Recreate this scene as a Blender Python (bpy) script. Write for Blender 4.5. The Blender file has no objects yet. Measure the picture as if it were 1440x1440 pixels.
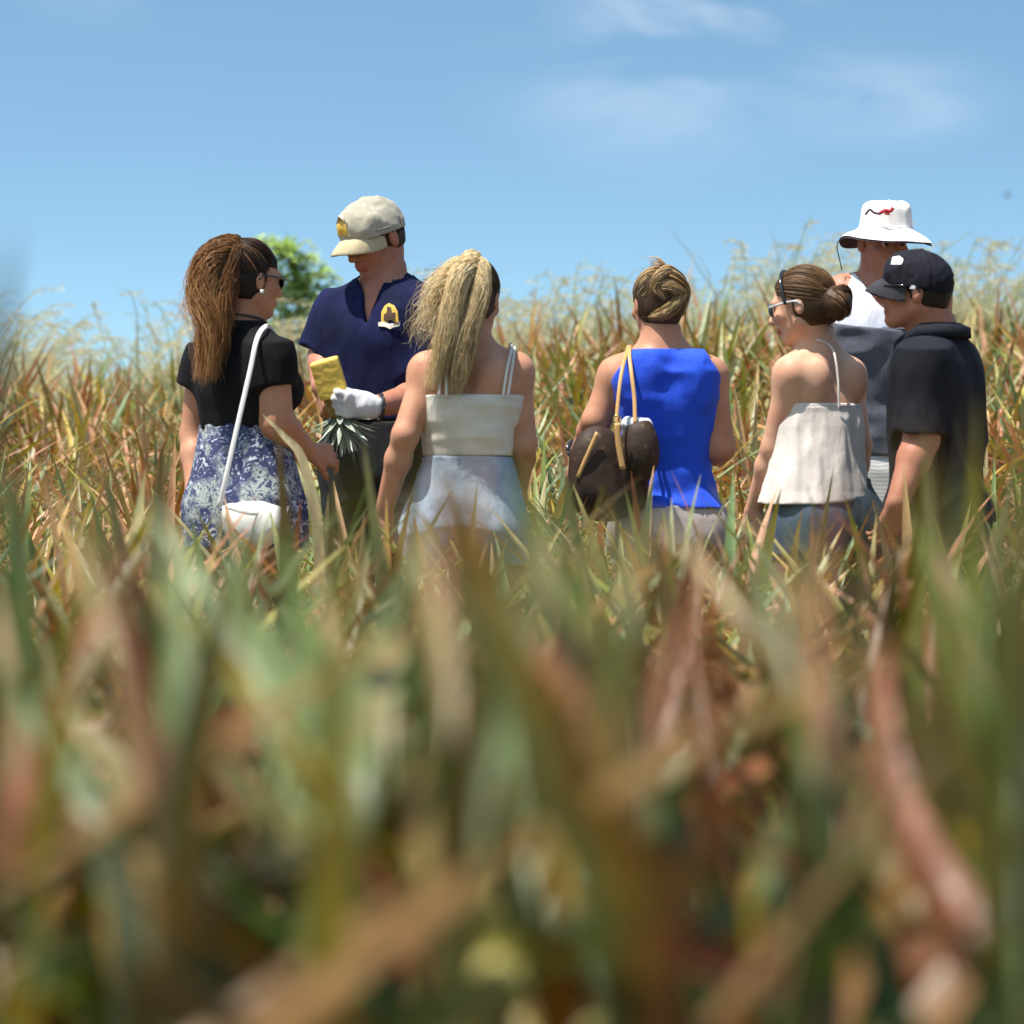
import bpy, math, random
import numpy as np
from mathutils import Vector
from mathutils.bvhtree import BVHTree
random.seed(7); RNG = np.random.default_rng(11)
SC = bpy.context.scene
COL = SC.collection
FPX = 4700.0           # focal length in pixels of the 1440 px photograph
CAMZ = 0.93
V = lambda *a: np.array(a, dtype=float)
def nrm(v):
    v = np.asarray(v, float); return v / (np.linalg.norm(v) + 1e-12)
def at(px, py, d):     # a point seen at px,py standing d metres away
    return V((px-720)/FPX*d, d, CAMZ + (720-py)/FPX*d)
def sstep(a, b, x):
    t = np.clip((x-a)/(b-a), 0, 1); return t*t*(3-2*t)
def ground_z(x, y):
    x = np.asarray(x, float); y = np.asarray(y, float)
    ridge = 1.20 + 0.066*np.clip(x, -6, 6) + 0.05*np.sin(x*1.3+.6)
    up = sstep(7.5, 20.0, y)**0.9
    down = sstep(20.5, 60, y)
    far = sstep(60, 400, y)
    z = ridge*up*(1-down) - 1.2*down*(1-far*.3)
    z = z + 0.02*np.sin(x*3.1+y*.7)*sstep(3, 6, y)*(1-down)
    return z

# ------------------------------------------------------------------ materials
def new_mat(name):
    m = bpy.data.materials.new(name); m.use_nodes = True
    nt = m.node_tree; nt.nodes.clear()
    out = nt.nodes.new('ShaderNodeOutputMaterial')
    p = nt.nodes.new('ShaderNodeBsdfPrincipled')
    nt.links.new(p.outputs[0], out.inputs[0])
    return m, nt, p, out
def N(nt, t, **k):
    n = nt.nodes.new(t)
    for a, b in k.items():
        if a in n.inputs: n.inputs[a].default_value = b
        else: setattr(n, a, b)
    return n
def mixrgb(nt, f, a, b, mode='MIX'):
    n = nt.nodes.new('ShaderNodeMix'); n.data_type = 'RGBA'; n.blend_type = mode
    for i, v in ((0, f), (6, a), (7, b)):
        if hasattr(v, 'links'): nt.links.new(v, n.inputs[i])
        else: n.inputs[i].default_value = v if i == 0 else (*v[:3], 1)
    return n.outputs[2]
def ramp(nt, fac, stops):
    r = nt.nodes.new('ShaderNodeValToRGB'); e = r.color_ramp.elements
    while len(e) < len(stops): e.new(.5)
    for el, (p, c) in zip(e, stops): el.position = p; el.color = (*c, 1)
    nt.links.new(fac, r.inputs[0]); return r.outputs[0]
def noise(nt, scale, detail=3, rough=.55, stretch=None, obj=True):
    tc = nt.nodes.new('ShaderNodeTexCoord'); src = tc.outputs['Object']
    if stretch:
        mp = nt.nodes.new('ShaderNodeMapping'); mp.inputs['Scale'].default_value = stretch
        nt.links.new(src, mp.inputs[0]); src = mp.outputs[0]
    n = N(nt, 'ShaderNodeTexNoise', Scale=scale, Detail=detail, Roughness=rough)
    nt.links.new(src, n.inputs['Vector']); return n.outputs['Fac']
def bump(nt, p, h, strength, dist=.002):
    b = N(nt, 'ShaderNodeBump', Strength=strength, Distance=dist)
    nt.links.new(h, b.inputs['Height']); nt.links.new(b.outputs[0], p.inputs['Normal'])
def cloth_mat(name, c, c2=None, rough=.85, sheen=.1, fold=(1, 1, .35), transl=0):
    m, nt, p, out = new_mat(name)
    c2 = c2 or tuple(v*.82 for v in c)
    col = mixrgb(nt, ramp(nt, noise(nt, 9, 4), [(.35, (0,)*3), (.65, (1,)*3)]), c, c2)
    nt.links.new(col, p.inputs['Base Color'])
    p.inputs['Roughness'].default_value = rough
    p.inputs['Sheen Weight'].default_value = sheen if max(c) > .1 else .0
    p.inputs['Specular IOR Level'].default_value = .25 if max(c) > .1 else .12
    f = noise(nt, 22, 4, .5, fold); w = noise(nt, 900, 1)
    a = nt.nodes.new('ShaderNodeMath'); a.operation = 'MULTIPLY_ADD'; a.inputs[1].default_value = .12
    nt.links.new(w, a.inputs[0]); nt.links.new(f, a.inputs[2])
    bump(nt, p, a.outputs[0], .7, .016)
    return m
def skin_mat(name, c, c2, rough=.52):
    m, nt, p, out = new_mat(name)
    col = mixrgb(nt, ramp(nt, noise(nt, 11, 5, .65), [(.35, (0,)*3), (.7, (1,)*3)]), c, c2)
    col = mixrgb(nt, ramp(nt, noise(nt, 140, 2), [(.55, (0,)*3), (.75, (.25,)*3)]), col, tuple(v*.7 for v in c2))
    nt.links.new(col, p.inputs['Base Color'])
    p.inputs['Roughness'].default_value = rough
    p.inputs['Subsurface Weight'].default_value = .18
    p.inputs['Subsurface Radius'].default_value = (1, .35, .2)
    p.inputs['Subsurface Scale'].default_value = .012
    p.inputs['Specular IOR Level'].default_value = .28
    bump(nt, p, noise(nt, 260, 2), .25, .001)
    return m
def plain(name, c, rough=.5, spec=.4, metal=0, vary=.25, scale=40, b=.2):
    m, nt, p, out = new_mat(name)
    col = mixrgb(nt, noise(nt, scale, 4), tuple(v*(1+vary) for v in c), tuple(v*(1-vary) for v in c))
    nt.links.new(col, p.inputs['Base Color'])
    p.inputs['Roughness'].default_value = rough; p.inputs['Metallic'].default_value = metal
    p.inputs['Specular IOR Level'].default_value = spec
    bump(nt, p, noise(nt, scale*3, 3), b, .003)
    return m
def leaf_mat(name, transl=.3, rough=.42, streak=60):
    m, nt, p, out = new_mat(name)
    at_ = N(nt, 'ShaderNodeAttribute'); at_.attribute_name = 'tint'
    n1 = noise(nt, 30, 4, .6, (1, 1, .25))
    shade = ramp(nt, n1, [(.3, (.62,)*3), (.7, (1.3,)*3)])
    col = mixrgb(nt, 1, at_.outputs['Color'], shade, 'MULTIPLY')
    spots = ramp(nt, noise(nt, 75, 3, .7), [(.62, (0,)*3), (.72, (1,)*3)])
    col = mixrgb(nt, spots, col, mixrgb(nt, .6, col, (.30, .19, .09)))
    nt.links.new(col, p.inputs['Base Color'])
    p.inputs['Roughness'].default_value = rough
    p.inputs['Specular IOR Level'].default_value = .22
    bump(nt, p, noise(nt, streak, 3, .6), .35, .003)
    hs = N(nt, 'ShaderNodeHueSaturation', Saturation=1.15, Value=1.2); nt.links.new(col, hs.inputs['Color'])
    tr = nt.nodes.new('ShaderNodeBsdfTranslucent'); nt.links.new(hs.outputs[0], tr.inputs[0])
    mx = nt.nodes.new('ShaderNodeMixShader'); mx.inputs[0].default_value = transl
    nt.links.new(p.outputs[0], mx.inputs[1]); nt.links.new(tr.outputs[0], mx.inputs[2])
    nt.links.new(mx.outputs[0], out.inputs[0])
    return m
def hair_mat(name, rough=.5):
    m, nt, p, out = new_mat(name)
    at_ = N(nt, 'ShaderNodeAttribute'); at_.attribute_name = 'tint'
    nt.links.new(mixrgb(nt, 1, at_.outputs['Color'], ramp(nt, noise(nt, 60, 3), [(.3, (.7,)*3), (.7, (1.25,)*3)]), 'MULTIPLY'), p.inputs['Base Color'])
    p.inputs['Roughness'].default_value = rough; p.inputs['Specular IOR Level'].default_value = .45
    tr = nt.nodes.new('ShaderNodeBsdfTranslucent'); nt.links.new(at_.outputs['Color'], tr.inputs[0])
    mx = nt.nodes.new('ShaderNodeMixShader'); mx.inputs[0].default_value = .42
    nt.links.new(p.outputs[0], mx.inputs[1]); nt.links.new(tr.outputs[0], mx.inputs[2]); nt.links.new(mx.outputs[0], out.inputs[0])
    return m

def satur(c, s):
    c = np.asarray(c, float); g = c.mean(-1, keepdims=True); return np.clip(g+(c-g)*s, .012, .95)
# ------------------------------------------------------------------ objects
def link(name, me, parent=None, loc=(0, 0, 0)):
    o = bpy.data.objects.new(name, me); COL.objects.link(o); o.location = loc
    if parent is not None: o.parent = parent
    return o
def tag(o, label=None, cat=None, group=None, kind=None):
    for k, v in (('label', label), ('category', cat), ('group', group), ('kind', kind)):
        if v: o[k] = v
    return o
def mesh_np(name, verts, quads, mat, tint=None, smooth=True):
    """verts (n,3), quads (m,4) or list of faces"""
    me = bpy.data.meshes.new(name)
    verts = np.asarray(verts, dtype=np.float32)
    if isinstance(quads, np.ndarray):
        m = len(quads); k = quads.shape[1]
        me.vertices.add(len(verts)); me.vertices.foreach_set('co', verts.ravel())
        me.loops.add(m*k); me.loops.foreach_set('vertex_index', quads.astype(np.int32).ravel())
        me.polygons.add(m); me.polygons.foreach_set('loop_start', np.arange(0, m*k, k, dtype=np.int32))
        me.polygons.foreach_set('loop_total', np.full(m, k, dtype=np.int32))
    else:
        me.from_pydata(verts.tolist(), [], quads)
    me.update(calc_edges=True); me.validate()
    if tint is not None:
        ca = me.color_attributes.new('tint', 'FLOAT_COLOR', 'POINT')
        c = np.ones((len(verts), 4), np.float32); c[:, :3] = tint; ca.data.foreach_set('color', c.ravel())
    if mat: me.materials.append(mat)
    me.polygons.foreach_set('use_smooth', [smooth]*len(me.polygons))
    return me
class MB:                                   # collects pieces that become ONE mesh
    def __init__(s): s.v = []; s.q = []; s.c = []; s.n = 0
    def add(s, v, q, c=None):
        v = np.asarray(v, float); s.v.append(v); s.q.append(np.asarray(q, int)+s.n); s.n += len(v)
        cc = np.zeros((len(v), 3)); cc[:] = (1, 1, 1) if c is None else c; s.c.append(cc)
    def mesh(s, name, mat, org=(0, 0, 0), smooth=True):
        return mesh_np(name, np.vstack(s.v)-np.asarray(org), np.vstack(s.q), mat, np.vstack(s.c), smooth)
def spline(pts, n):
    P = np.asarray(pts, float); k = len(P)
    if k == 2: return P[0]+(P[1]-P[0])*np.linspace(0, 1, n)[:, None]
    P = np.vstack([2*P[0]-P[1], P, 2*P[-1]-P[-2]])
    t = np.linspace(0, k-1-1e-9, n); i = t.astype(int); f = (t-i)[:, None]
    a, b, c, d = P[i], P[i+1], P[i+2], P[i+3]
    return .5*((2*b)+(-a+c)*f+(2*a-5*b+4*c-d)*f*f+(-a+3*b-3*c+d)*f**3)
def frames(path, hint):
    T = np.gradient(path, axis=0); T /= np.linalg.norm(T, axis=1)[:, None]+1e-12
    S = np.cross(T, hint); S /= np.linalg.norm(S, axis=1)[:, None]+1e-12
    return T, S, np.cross(S, T)
def tube(mb, pts, r, n=12, sides=8, c=None, hint=(.13, .21, .97), flat=1.0):
    path = spline(pts, n); T, S, U = frames(path, np.asarray(hint))
    r = np.interp(np.linspace(0, 1, n), np.linspace(0, 1, len(np.atleast_1d(r))), np.atleast_1d(r))
    a = np.linspace(0, 2*math.pi, sides, endpoint=False)
    ring = (np.cos(a)[None, :, None]*S[:, None, :] + flat*np.sin(a)[None, :, None]*U[:, None, :])*r[:, None, None]
    v = (path[:, None, :]+ring).reshape(-1, 3)
    q = [(i*sides+j, i*sides+(j+1) % sides, (i+1)*sides+(j+1) % sides, (i+1)*sides+j) for i in range(n-1) for j in range(sides)]
    m = len(v); v = np.vstack([v, path[0], path[-1]])
    q += [(m, (j+1) % sides, j, j) for j in range(0)]
    for j in range(0, sides, 2):            # end caps as quads round the centre
        q.append((m, (j+2) % sides, (j+1) % sides, j)); o = (n-1)*sides
        q.append((m+1, o+j, o+(j+1) % sides, o+(j+2) % sides))
    mb.add(v, q, c)
def leaf(mb, pts, w, c0, c1, n=9, chan=.35, hint=(0, 0, 1), twist=0., shape=1.0, smp=None):
    """a stiff channelled blade tapering to a point"""
    path = spline(pts, n) if smp is None else smp; n = len(path)
    T, S, U = frames(path, np.asarray(hint, float))
    t = np.linspace(0, 1, n)
    if twist:
        a = (t*twist)[:, None]; S, U = S*np.cos(a)+U*np.sin(a), U*np.cos(a)-S*np.sin(a)
    ww = w*.5*np.where(t < .35, .8+.2*t/.35, 1)*np.clip(1-((t-.3)/.7).clip(0)**1.5, .02, 1)**shape
    L = path-S*ww[:, None]+U*(ww*chan)[:, None]; R = path+S*ww[:, None]+U*(ww*chan)[:, None]
    v = np.stack([L, path, R], 1).reshape(-1, 3)
    i = np.arange(n-1)*3
    q = np.vstack([np.stack([i, i+1, i+4, i+3], 1), np.stack([i+1, i+2, i+5, i+4], 1)])
    c = (np.asarray(c0)*(1-t[:, None])+np.asarray(c1)*t[:, None]).repeat(3, 0)
    c[1::3] *= .88
    mb.add(v, q, c)

# ------------------------------------------------------------------ signed distance figures
def vnoise(P, s, seed=0):
    rs = np.random.default_rng(seed); G = rs.random((16, 16, 16)).astype(np.float32)
    Q = P*np.asarray(s, dtype=np.float32)+seed*3.7; i = np.floor(Q).astype(int); f = Q-i; f = f*f*(3-2*f)
    out = 0
    for dx in (0, 1):
        for dy in (0, 1):
            for dz in (0, 1):
                w = (f[..., 0] if dx else 1-f[..., 0])*(f[..., 1] if dy else 1-f[..., 1])*(f[..., 2] if dz else 1-f[..., 2])
                out = out+w*G[(i[..., 0]+dx) % 16, (i[..., 1]+dy) % 16, (i[..., 2]+dz) % 16]
    return out-.5
class Prim:
    def __init__(s, f, lo, hi, k=.02, sub=False): s.f = f; s.lo = np.array(lo, float); s.hi = np.array(hi, float); s.k = k; s.sub = sub
def cone(a, b, ra, rb, k=.02, sub=False):
    a = np.asarray(a, float); b = np.asarray(b, float); r = max(ra, rb)
    ba = b-a; L2 = max(ba@ba, 1e-9)
    def f(P):
        t = np.clip(((P-a)@ba)/L2, 0, 1)
        return np.linalg.norm(P-a-t[..., None]*ba, axis=-1)-(ra+(rb-ra)*t)
    return Prim(f, np.minimum(a, b)-r, np.maximum(a, b)+r, k, sub)
def sleeve(a, b, ra, rb, k=.02):
    a = np.asarray(a, float); b = np.asarray(b, float); r = max(ra, rb)+.02
    ba = b-a; L = np.linalg.norm(ba); d = ba/L
    def f(P):
        h = (P-a)@d; t = np.clip(h/L, 0, 1)
        rad = np.linalg.norm(P-a-h[..., None]*d, axis=-1)-(ra+(rb-ra)*t)
        return np.maximum(rad, np.maximum(h-L, -h-.02))
    return Prim(f, np.minimum(a, b)-r, np.maximum(a, b)+r, k)
def ell(c, r, R=None, k=.02, sub=False):
    c = np.asarray(c, float); r = np.asarray(r, float); R = np.eye(3) if R is None else R; m = r.max()
    def f(P):
        q = (P-c)@R
        k0 = np.linalg.norm(q/r, axis=-1); k1 = np.linalg.norm(q/(r*r), axis=-1)+1e-9
        return k0*(k0-1)/k1
    return Prim(f, c-m, c+m, k, sub)
def loft(rows, fdir, k=.03, n=2.3):
    """rows: (z, cx, cy, half width, half depth) top to bottom; fdir = facing"""
    A = np.array(sorted(rows, key=lambda r: r[0]), float)
    zz = np.linspace(A[0, 0], A[-1, 0], 240)
    idx = np.interp(zz, A[:, 0], np.arange(len(A)))
    Pd = np.vstack([2*A[0]-A[1], A, 2*A[-1]-A[-2]])
    i = np.minimum(idx.astype(int), len(A)-2); f_ = (idx-i)[:, None]
    a, b, c, d = Pd[i], Pd[i+1], Pd[i+2], Pd[i+3]
    Sx = .5*((2*b)+(-a+c)*f_+(2*a-5*b+4*c-d)*f_*f_+(-a+3*b-3*c+d)*f_**3)
    fx, fy = nrm(V(fdir[0], fdir[1])); rx, ry = fy, -fx
    z0, z1 = A[0, 0], A[-1, 0]
    def f(P):
        z = P[..., 2]
        cx, cy, w, e = (np.interp(z, zz, Sx[:, j]) for j in (1, 2, 3, 4))
        dx = P[..., 0]-cx; dy = P[..., 1]-cy
        u = np.abs(dx*rx+dy*ry)/w; v = np.abs(dx*fx+dy*fy)/e
        rho = (u**n+v**n)**(1/n)
        g = (rho-1)*np.minimum(w, e)
        return np.maximum(g, np.maximum(z-z1, z0-z))
    m = max(A[:, 3].max(), A[:, 4].max())
    lo = V(A[:, 1].min()-m, A[:, 2].min()-m, z0); hi = V(A[:, 1].max()+m, A[:, 2].max()+m, z1)
    return Prim(f, lo, hi, k)
def nets(F, org, h):
    s = F < 0
    cnt = np.zeros(tuple(n-1 for n in F.shape), np.uint8)
    sl = [(slice(0, -1), slice(1, None))[b] for b in (0, 1)]
    cor = {}
    for x in (0, 1):
        for y in (0, 1):
            for z in (0, 1): cor[x, y, z] = (sl[x], sl[y], sl[z]); cnt += s[cor[x, y, z]]
    act = (cnt > 0) & (cnt < 8)
    idx = np.argwhere(act)
    vid = np.full(act.shape, -1, np.int64); vid[act] = np.arange(len(idx))
    acc = np.zeros((len(idx), 3)); num = np.zeros(len(idx))
    val = {c: F[cor[c]][act] for c in cor}
    for a in cor:
        for ax in range(3):
            if a[ax] == 1: continue
            b = list(a); b[ax] = 1; b = tuple(b)
            va, vb = val[a], val[b]; m = (va < 0) != (vb < 0)
            t = va[m]/(va[m]-vb[m]); p = np.tile(np.array(a, float), (m.sum(), 1)); p[:, ax] = t
            acc[m] += p; num[m] += 1
    verts = (idx+acc/num[:, None])*h+org
    quads = []
    for ax in range(3):
        o1, o2 = [(1, 2), (2, 0), (0, 1)][ax]
        lo = [slice(1, -1)]*3; lo[ax] = slice(0, -1); hi = list(lo); hi[ax] = slice(1, None)
        A, B = s[tuple(lo)], s[tuple(hi)]
        for flip, m in ((False, A & ~B), (True, ~A & B)):
            e = np.argwhere(m)
            if not len(e): continue
            for j in range(3):
                if j != ax: e[:, j] += 1
            def g(d1, d2):
                q = e.copy(); q[:, o1] -= d1; q[:, o2] -= d2; return vid[q[:, 0], q[:, 1], q[:, 2]]
            Q = np.stack([g(1, 1), g(0, 1), g(0, 0), g(1, 0)], 1)
            quads.append(Q[:, ::-1] if flip else Q)
    return verts, np.vstack(quads)
def field(prims, h, off=0., clip=None, wr=None, pad=.03):
    """smooth union of the primitives, offset, wrinkled, clipped -> (verts, quads)"""
    add = [p for p in prims if not p.sub]
    lo = np.min([p.lo for p in add], 0)-pad-off; hi = np.max([p.hi for p in add], 0)+pad+off
    n = np.ceil((hi-lo)/h).astype(int)+1
    F = np.full(tuple(n), .2, np.float32)
    ax = [lo[i]+np.arange(n[i])*h for i in range(3)]
    for p in prims:
        m = p.k+off+pad
        i0 = np.maximum(((p.lo-m-lo)/h).astype(int), 0); i1 = np.minimum(((p.hi+m-lo)/h).astype(int)+2, n)
        sl = tuple(slice(a, b) for a, b in zip(i0, i1))
        if any(a >= b for a, b in zip(i0, i1)): continue
        P = np.stack(np.meshgrid(*[ax[i][sl[i]] for i in range(3)], indexing='ij'), -1)
        d = p.f(P); f = F[sl]
        if p.sub:
            d = -d; hh = np.maximum(p.k-np.abs(f-d), 0)/p.k; F[sl] = np.maximum(f, d)+hh*hh*p.k*.25
        else:
            hh = np.maximum(p.k-np.abs(f-d), 0)/p.k; F[sl] = np.minimum(f, d)-hh*hh*p.k*.25
    if wr or clip:
        P = np.stack(np.meshgrid(*ax, indexing='ij'), -1).astype(np.float32)
        if wr: F -= wr(P)
    F -= off
    if clip: F = np.maximum(F, clip(P))
    F[0] = F[-1] = .2; F[:, 0] = F[:, -1] = .2; F[:, :, 0] = F[:, :, -1] = .2
    return nets(F, lo, h)
def folds(amp, s=(14, 14, 5), seed=1):
    def f(P):
        a = vnoise(P, s, seed); b = vnoise(P, tuple(v*2.3 for v in s), seed+5)
        return amp*(1-2.5*np.abs(a))*.8+amp*.5*b
    return f
def sdf_obj(name, prims, mat, parent, org, h=.006, off=0., clip=None, wr=None):
    v, q = field(prims, h, off, clip, wr)
    me = mesh_np(name, v-org, q, mat)
    return link(name, me, parent, (0, 0, 0) if parent is not None else tuple(org))
def frame_from(f, up=(0, 0, 1)):
    f = nrm(f); r = nrm(np.cross(f, up)); u = np.cross(r, f)
    return np.stack([r, f, u], 1)           # columns right, forward, up
def decal(name, tgt, org, parent, centre, ud, vd, dirn, poly, mat, thick=.002, grid=9, parent_org=None):
    """a flat emblem laid on the surface of tgt: outline poly in (u,v) metres, projected along dirn"""
    vs = [Vector(v.co)+Vector(org) for v in tgt.data.vertices]
    bvh = BVHTree.FromPolygons(vs, [tuple(p.vertices) for p in tgt.data.polygons])
    C = np.asarray(centre, float); ud = nrm(ud); vd = nrm(vd); dirn = nrm(dirn)
    P = np.asarray(poly, float); cen = P.mean(0); rings = 5; n = len(P)
    V_, hits = [], []
    for k in range(rings+1):
        for p in (P if k else P):
            q = cen+(p-cen)*max(k, .02)/rings
            o = C+ud*q[0]+vd*q[1]-dirn*.25
            hit = bvh.ray_cast(Vector(o), Vector(dirn), 1.)[0]
            hits.append(None if hit is None else np.array(hit)); V_.append(C+ud*q[0]+vd*q[1])
    ref = [h for h in hits if h is not None]
    base = np.mean([(h-C)@dirn for h in ref]) if ref else 0
    v = np.array([(h if h is not None else p+dirn*base) for h, p in zip(hits, V_)])-dirn*thick
    f = [[k*n+j, k*n+(j+1) % n, (k+1)*n+(j+1) % n, (k+1)*n+j] for k in range(rings) for j in range(n)]
    me = mesh_np(name, v-np.asarray(org), np.array(f), mat)
    o = link(name, me, parent)
    return o
# ------------------------------------------------------------------ people
SK_TAN = skin_mat('skin_tan', (.50, .255, .155), (.40, .175, .10))
SK_FAIR = skin_mat('skin_fair', (.62, .37, .245), (.55, .27, .175))
SK_MID = skin_mat('skin_warm', (.52, .27, .165), (.43, .19, .115))
SK_RUDDY = skin_mat('skin_ruddy', (.45, .20, .125), (.34, .13, .08))
LIP = plain('lips', (.38, .10, .08), .4)
EYE = plain('eye_white', (.75, .72, .68), .2, b=0); IRIS = plain('iris', (.06, .035, .02), .2, b=0)
M_BLACK = plain('black_plastic', (.012, .012, .014), .12, .6, b=0)
HAIRM = hair_mat('hair_strands')

def head_prims(c, f, s=1., fem=True):
    R = frame_from(f); T = lambda *a: np.asarray(c)+R@(np.array(a)*s)
    Pm = [ell(T(0, -.012, .025), V(.077, .097, .092)*s, R, .02),
          ell(T(0, .028, -.032), V(.060, .066, .085)*s, R, .025),
          cone(T(-.05, -.002, -.062), T(-.004, .062, -.1), .021*s, .02*s, .02),
          cone(T(.05, -.002, -.062), T(.004, .062, -.1), .021*s, .02*s, .02),
          cone(T(0, .090, .0), T(0, .113, -.036), .0085*s, .0125*s, .01),
          cone(T(-.012, .098, -.042), T(.012, .098, -.042), .009*s, .009*s, .008),
          cone(T(-.036, .079, .016), T(.036, .079, .016), .013*s, .013*s, .014),
          cone(T(-.019, .086, -.066), T(.019, .086, -.066), .0085*s, .0085*s, .008),
          cone(T(-.016, .086, -.077), T(.016, .086, -.077), .009*s, .009*s, .006),
          ell(T(-.038, .068, -.030), V(.024, .02, .02)*s, R, .015),
          ell(T(.038, .068, -.030), V(.024, .02, .02)*s, R, .015),
          ell(T(0, .072, -.102), V(.022, .018, .017)*s, R, .012)]
    for sx in (-1, 1):
        Pm.append(ell(T(sx*.030, .092, -.004), V(.015, .011, .010)*s, R, .010, sub=True))
        Pm.append(ell(T(sx*.030, .078, -.004), V(.0125, .0125, .0125)*s, R, .003))
        Pm.append(ell(T(sx*.079, -.012, -.014), V(.010, .018, .031)*s, R, .008))
        Pm.append(ell(T(sx*.090, -.006, -.010), V(.006, .010, .018)*s, R, .004, sub=True))
    T.__dict__['s'] = s
    return Pm, R, T

def hand_prims(w, d, nrm_, curl=(20, 25, 20), s=1., side=1, thumb=35, spread=.06):
    """w wrist, d finger direction, nrm_ palm normal (fingers curl towards it)"""
    d = nrm(d); n = nrm(np.asarray(nrm_)-d*(np.asarray(nrm_)@d)); sd = np.cross(d, n)*side   # towards the thumb
    Pm = []; w = np.asarray(w, float)
    fl = [(.030, .074, .0088), (.010, .082, .0090), (-.010, .076, .0086), (-.029, .060, .0076)]
    for i, (o, L, r) in enumerate(fl):
        k = w+d*(.088-.004*abs(i-1))*s+sd*o*s
        Pm.append(cone(w+sd*o*.55*s+d*.012*s, k, .0135*s, .0125*s, .014))
        ang = 0; p = k; dd = nrm(d+sd*spread*(1.2-i)*.8)
        for j, part in enumerate((.45, .32, .23)):
            ang += math.radians(curl[j]*(1+.08*i)); q = p+(dd*math.cos(ang)+n*math.sin(ang))*L*part*s
            Pm.append(cone(p, q, r*s*(1-.08*j), r*s*(.93-.08*j), .004)); p = q
    a = math.radians(thumb); t0 = w+d*.022*s+sd*.026*s; td = d*math.cos(a)+sd*math.sin(a)
    t1 = t0+(td+n*.25)*.038*s; t2 = t1+nrm(td+n*.55-sd*.15)*.032*s; t3 = t2+nrm(td*.8+n*.8-sd*.35)*.026*s
    Pm += [cone(t0, t1, .0155*s, .0125*s, .012), cone(t1, t2, .0115*s, .0105*s, .005), cone(t2, t3, .0102*s, .0085*s, .004)]
    return Pm

FEM = [(-.10, .052, .056), (-.03, .056, .060), (.035, .082, .066), (.09, .135, .080), (.17, .158, .094), (.33, .150, .108), (.48, .134, .100),
       (.66, .122, .090), (.84, .142, .104), (1.0, .158, .114), (1.12, .158, .114), (1.22, .14, .10)]
MAL = [(-.10, .060, .064), (-.03, .064, .068), (.035, .10, .075), (.09, .158, .092), (.17, .184, .112), (.33, .182, .125), (.5, .170, .122),
       (.68, .165, .120), (.84, .168, .122), (1.0, .172, .122), (1.12, .168, .118), (1.22, .14, .10)]
class Fig:
    def __init__(s, D, f, neck, hip, prof, ws=1., es=1., bend=0.):
        """neck, hip: 3D points; f facing (x,y); bend pushes the mid torso forward"""
        s.D = D; s.f = nrm(V(f[0], f[1], 0)); s.r = V(s.f[1], -s.f[0], 0); s.neck = neck; s.hip = hip
        s.gz = float(ground_z(hip[0], hip[1])); s.org = V(hip[0], hip[1], s.gz)
        s.rows = []
        for t, w, e in prof:
            c = neck+(hip-neck)*t + s.f*bend*math.sin(math.pi*min(max(t, 0), 1))
            s.rows.append((c[2], c[0], c[1], w*ws, e*es))
        s.P = [loft(s.rows, s.f, .03)]
    def c(s, t):        # centre of the torso at fraction t
        return s.neck+(s.hip-s.neck)*t
    def off(s, x, y, z): return s.r*x+s.f*y+V(0, 0, z)
    def spine(s):
        s.P += [cone(s.c(.10)-s.f*.100, s.c(.22)-s.f*.112, .012, .015, .03, sub=True), cone(s.c(.22)-s.f*.112, s.c(.40)-s.f*.122, .015, .012, .03, sub=True)]
    def legs(s, hw=.085, th=.088, spread=.02):
        out = []
        for sx in (-1, 1):
            a = s.hip+s.r*hw*sx+V(0, 0, -.02); k = V(a[0], a[1], 0)+s.r*spread*sx+s.f*.015; k[2] = s.gz+(a[2]-s.gz)*.52
            an = k-s.f*.03; an[2] = s.gz+.085
            an = an+s.r*.01*sx
            out += [cone(a, k, th, .055, .04), cone(k, k*.55+an*.45-s.f*.01, .053, .052, .03), cone(k*.55+an*.45-s.f*.01, an, .052, .036, .03),
                    cone(an+V(0, 0, -.035), an+s.f*.14+V(0, 0, -.055), .036, .026, .03)]
        s.legP = out; s.P += out
    def arm(s, sh, el, wr, r=(.052, .043, .040, .026), k=.035):
        up = [cone(sh, el, r[0], r[1], k)]; m = el*.7+wr*.3
        lo = [cone(el, m, r[1]*.92, r[2], .02), cone(m, wr, r[2], r[3], .02)]
        s.P += up+lo; return sh, el, wr
    def build(s, name, label, skin, h=.006, group=None):
        v, q = field(s.P, h); me = mesh_np(name, v-s.org, q, skin)
        o = link(name, me, None, tuple(s.org)); tag(o, label, 'person', group); s.o = o; return o
    def part(s, name, prims, mat, **k): return sdf_obj(name, prims, mat, s.o, s.org, **k)
    def mb(s, name, mb, mat): return link(name, mb.mesh(name, mat, s.org), s.o)

def lips(fig, T):
    me = fig.o.data; me.materials.append(LIP)
    c = T(0, .094, -.072)
    for p in me.polygons:
        q = np.array(p.center)+fig.org-c
        if abs(q[2]) < .011 and np.linalg.norm(q) < .026: p.material_index = 1
def eyes(fig, T, R):
    for sx in (-1, 1):
        mb = MB(); c = T(sx*.030, .0795, -.004)
        a = np.linspace(0, math.pi, 9); b = np.linspace(0, 2*math.pi, 12, endpoint=False)
        v = [c+R@(V(math.sin(i)*math.cos(j), math.cos(i), math.sin(i)*math.sin(j))*.0118) for i in a for j in b]
        q = [(i*12+j, i*12+(j+1) % 12, (i+1)*12+(j+1) % 12, (i+1)*12+j) for i in range(8) for j in range(12)]
        mb.add(v, q); o = fig.mb('eye', mb, EYE); o.data.materials.append(IRIS)
        for k in range(24): o.data.polygons[k].material_index = 1

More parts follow.
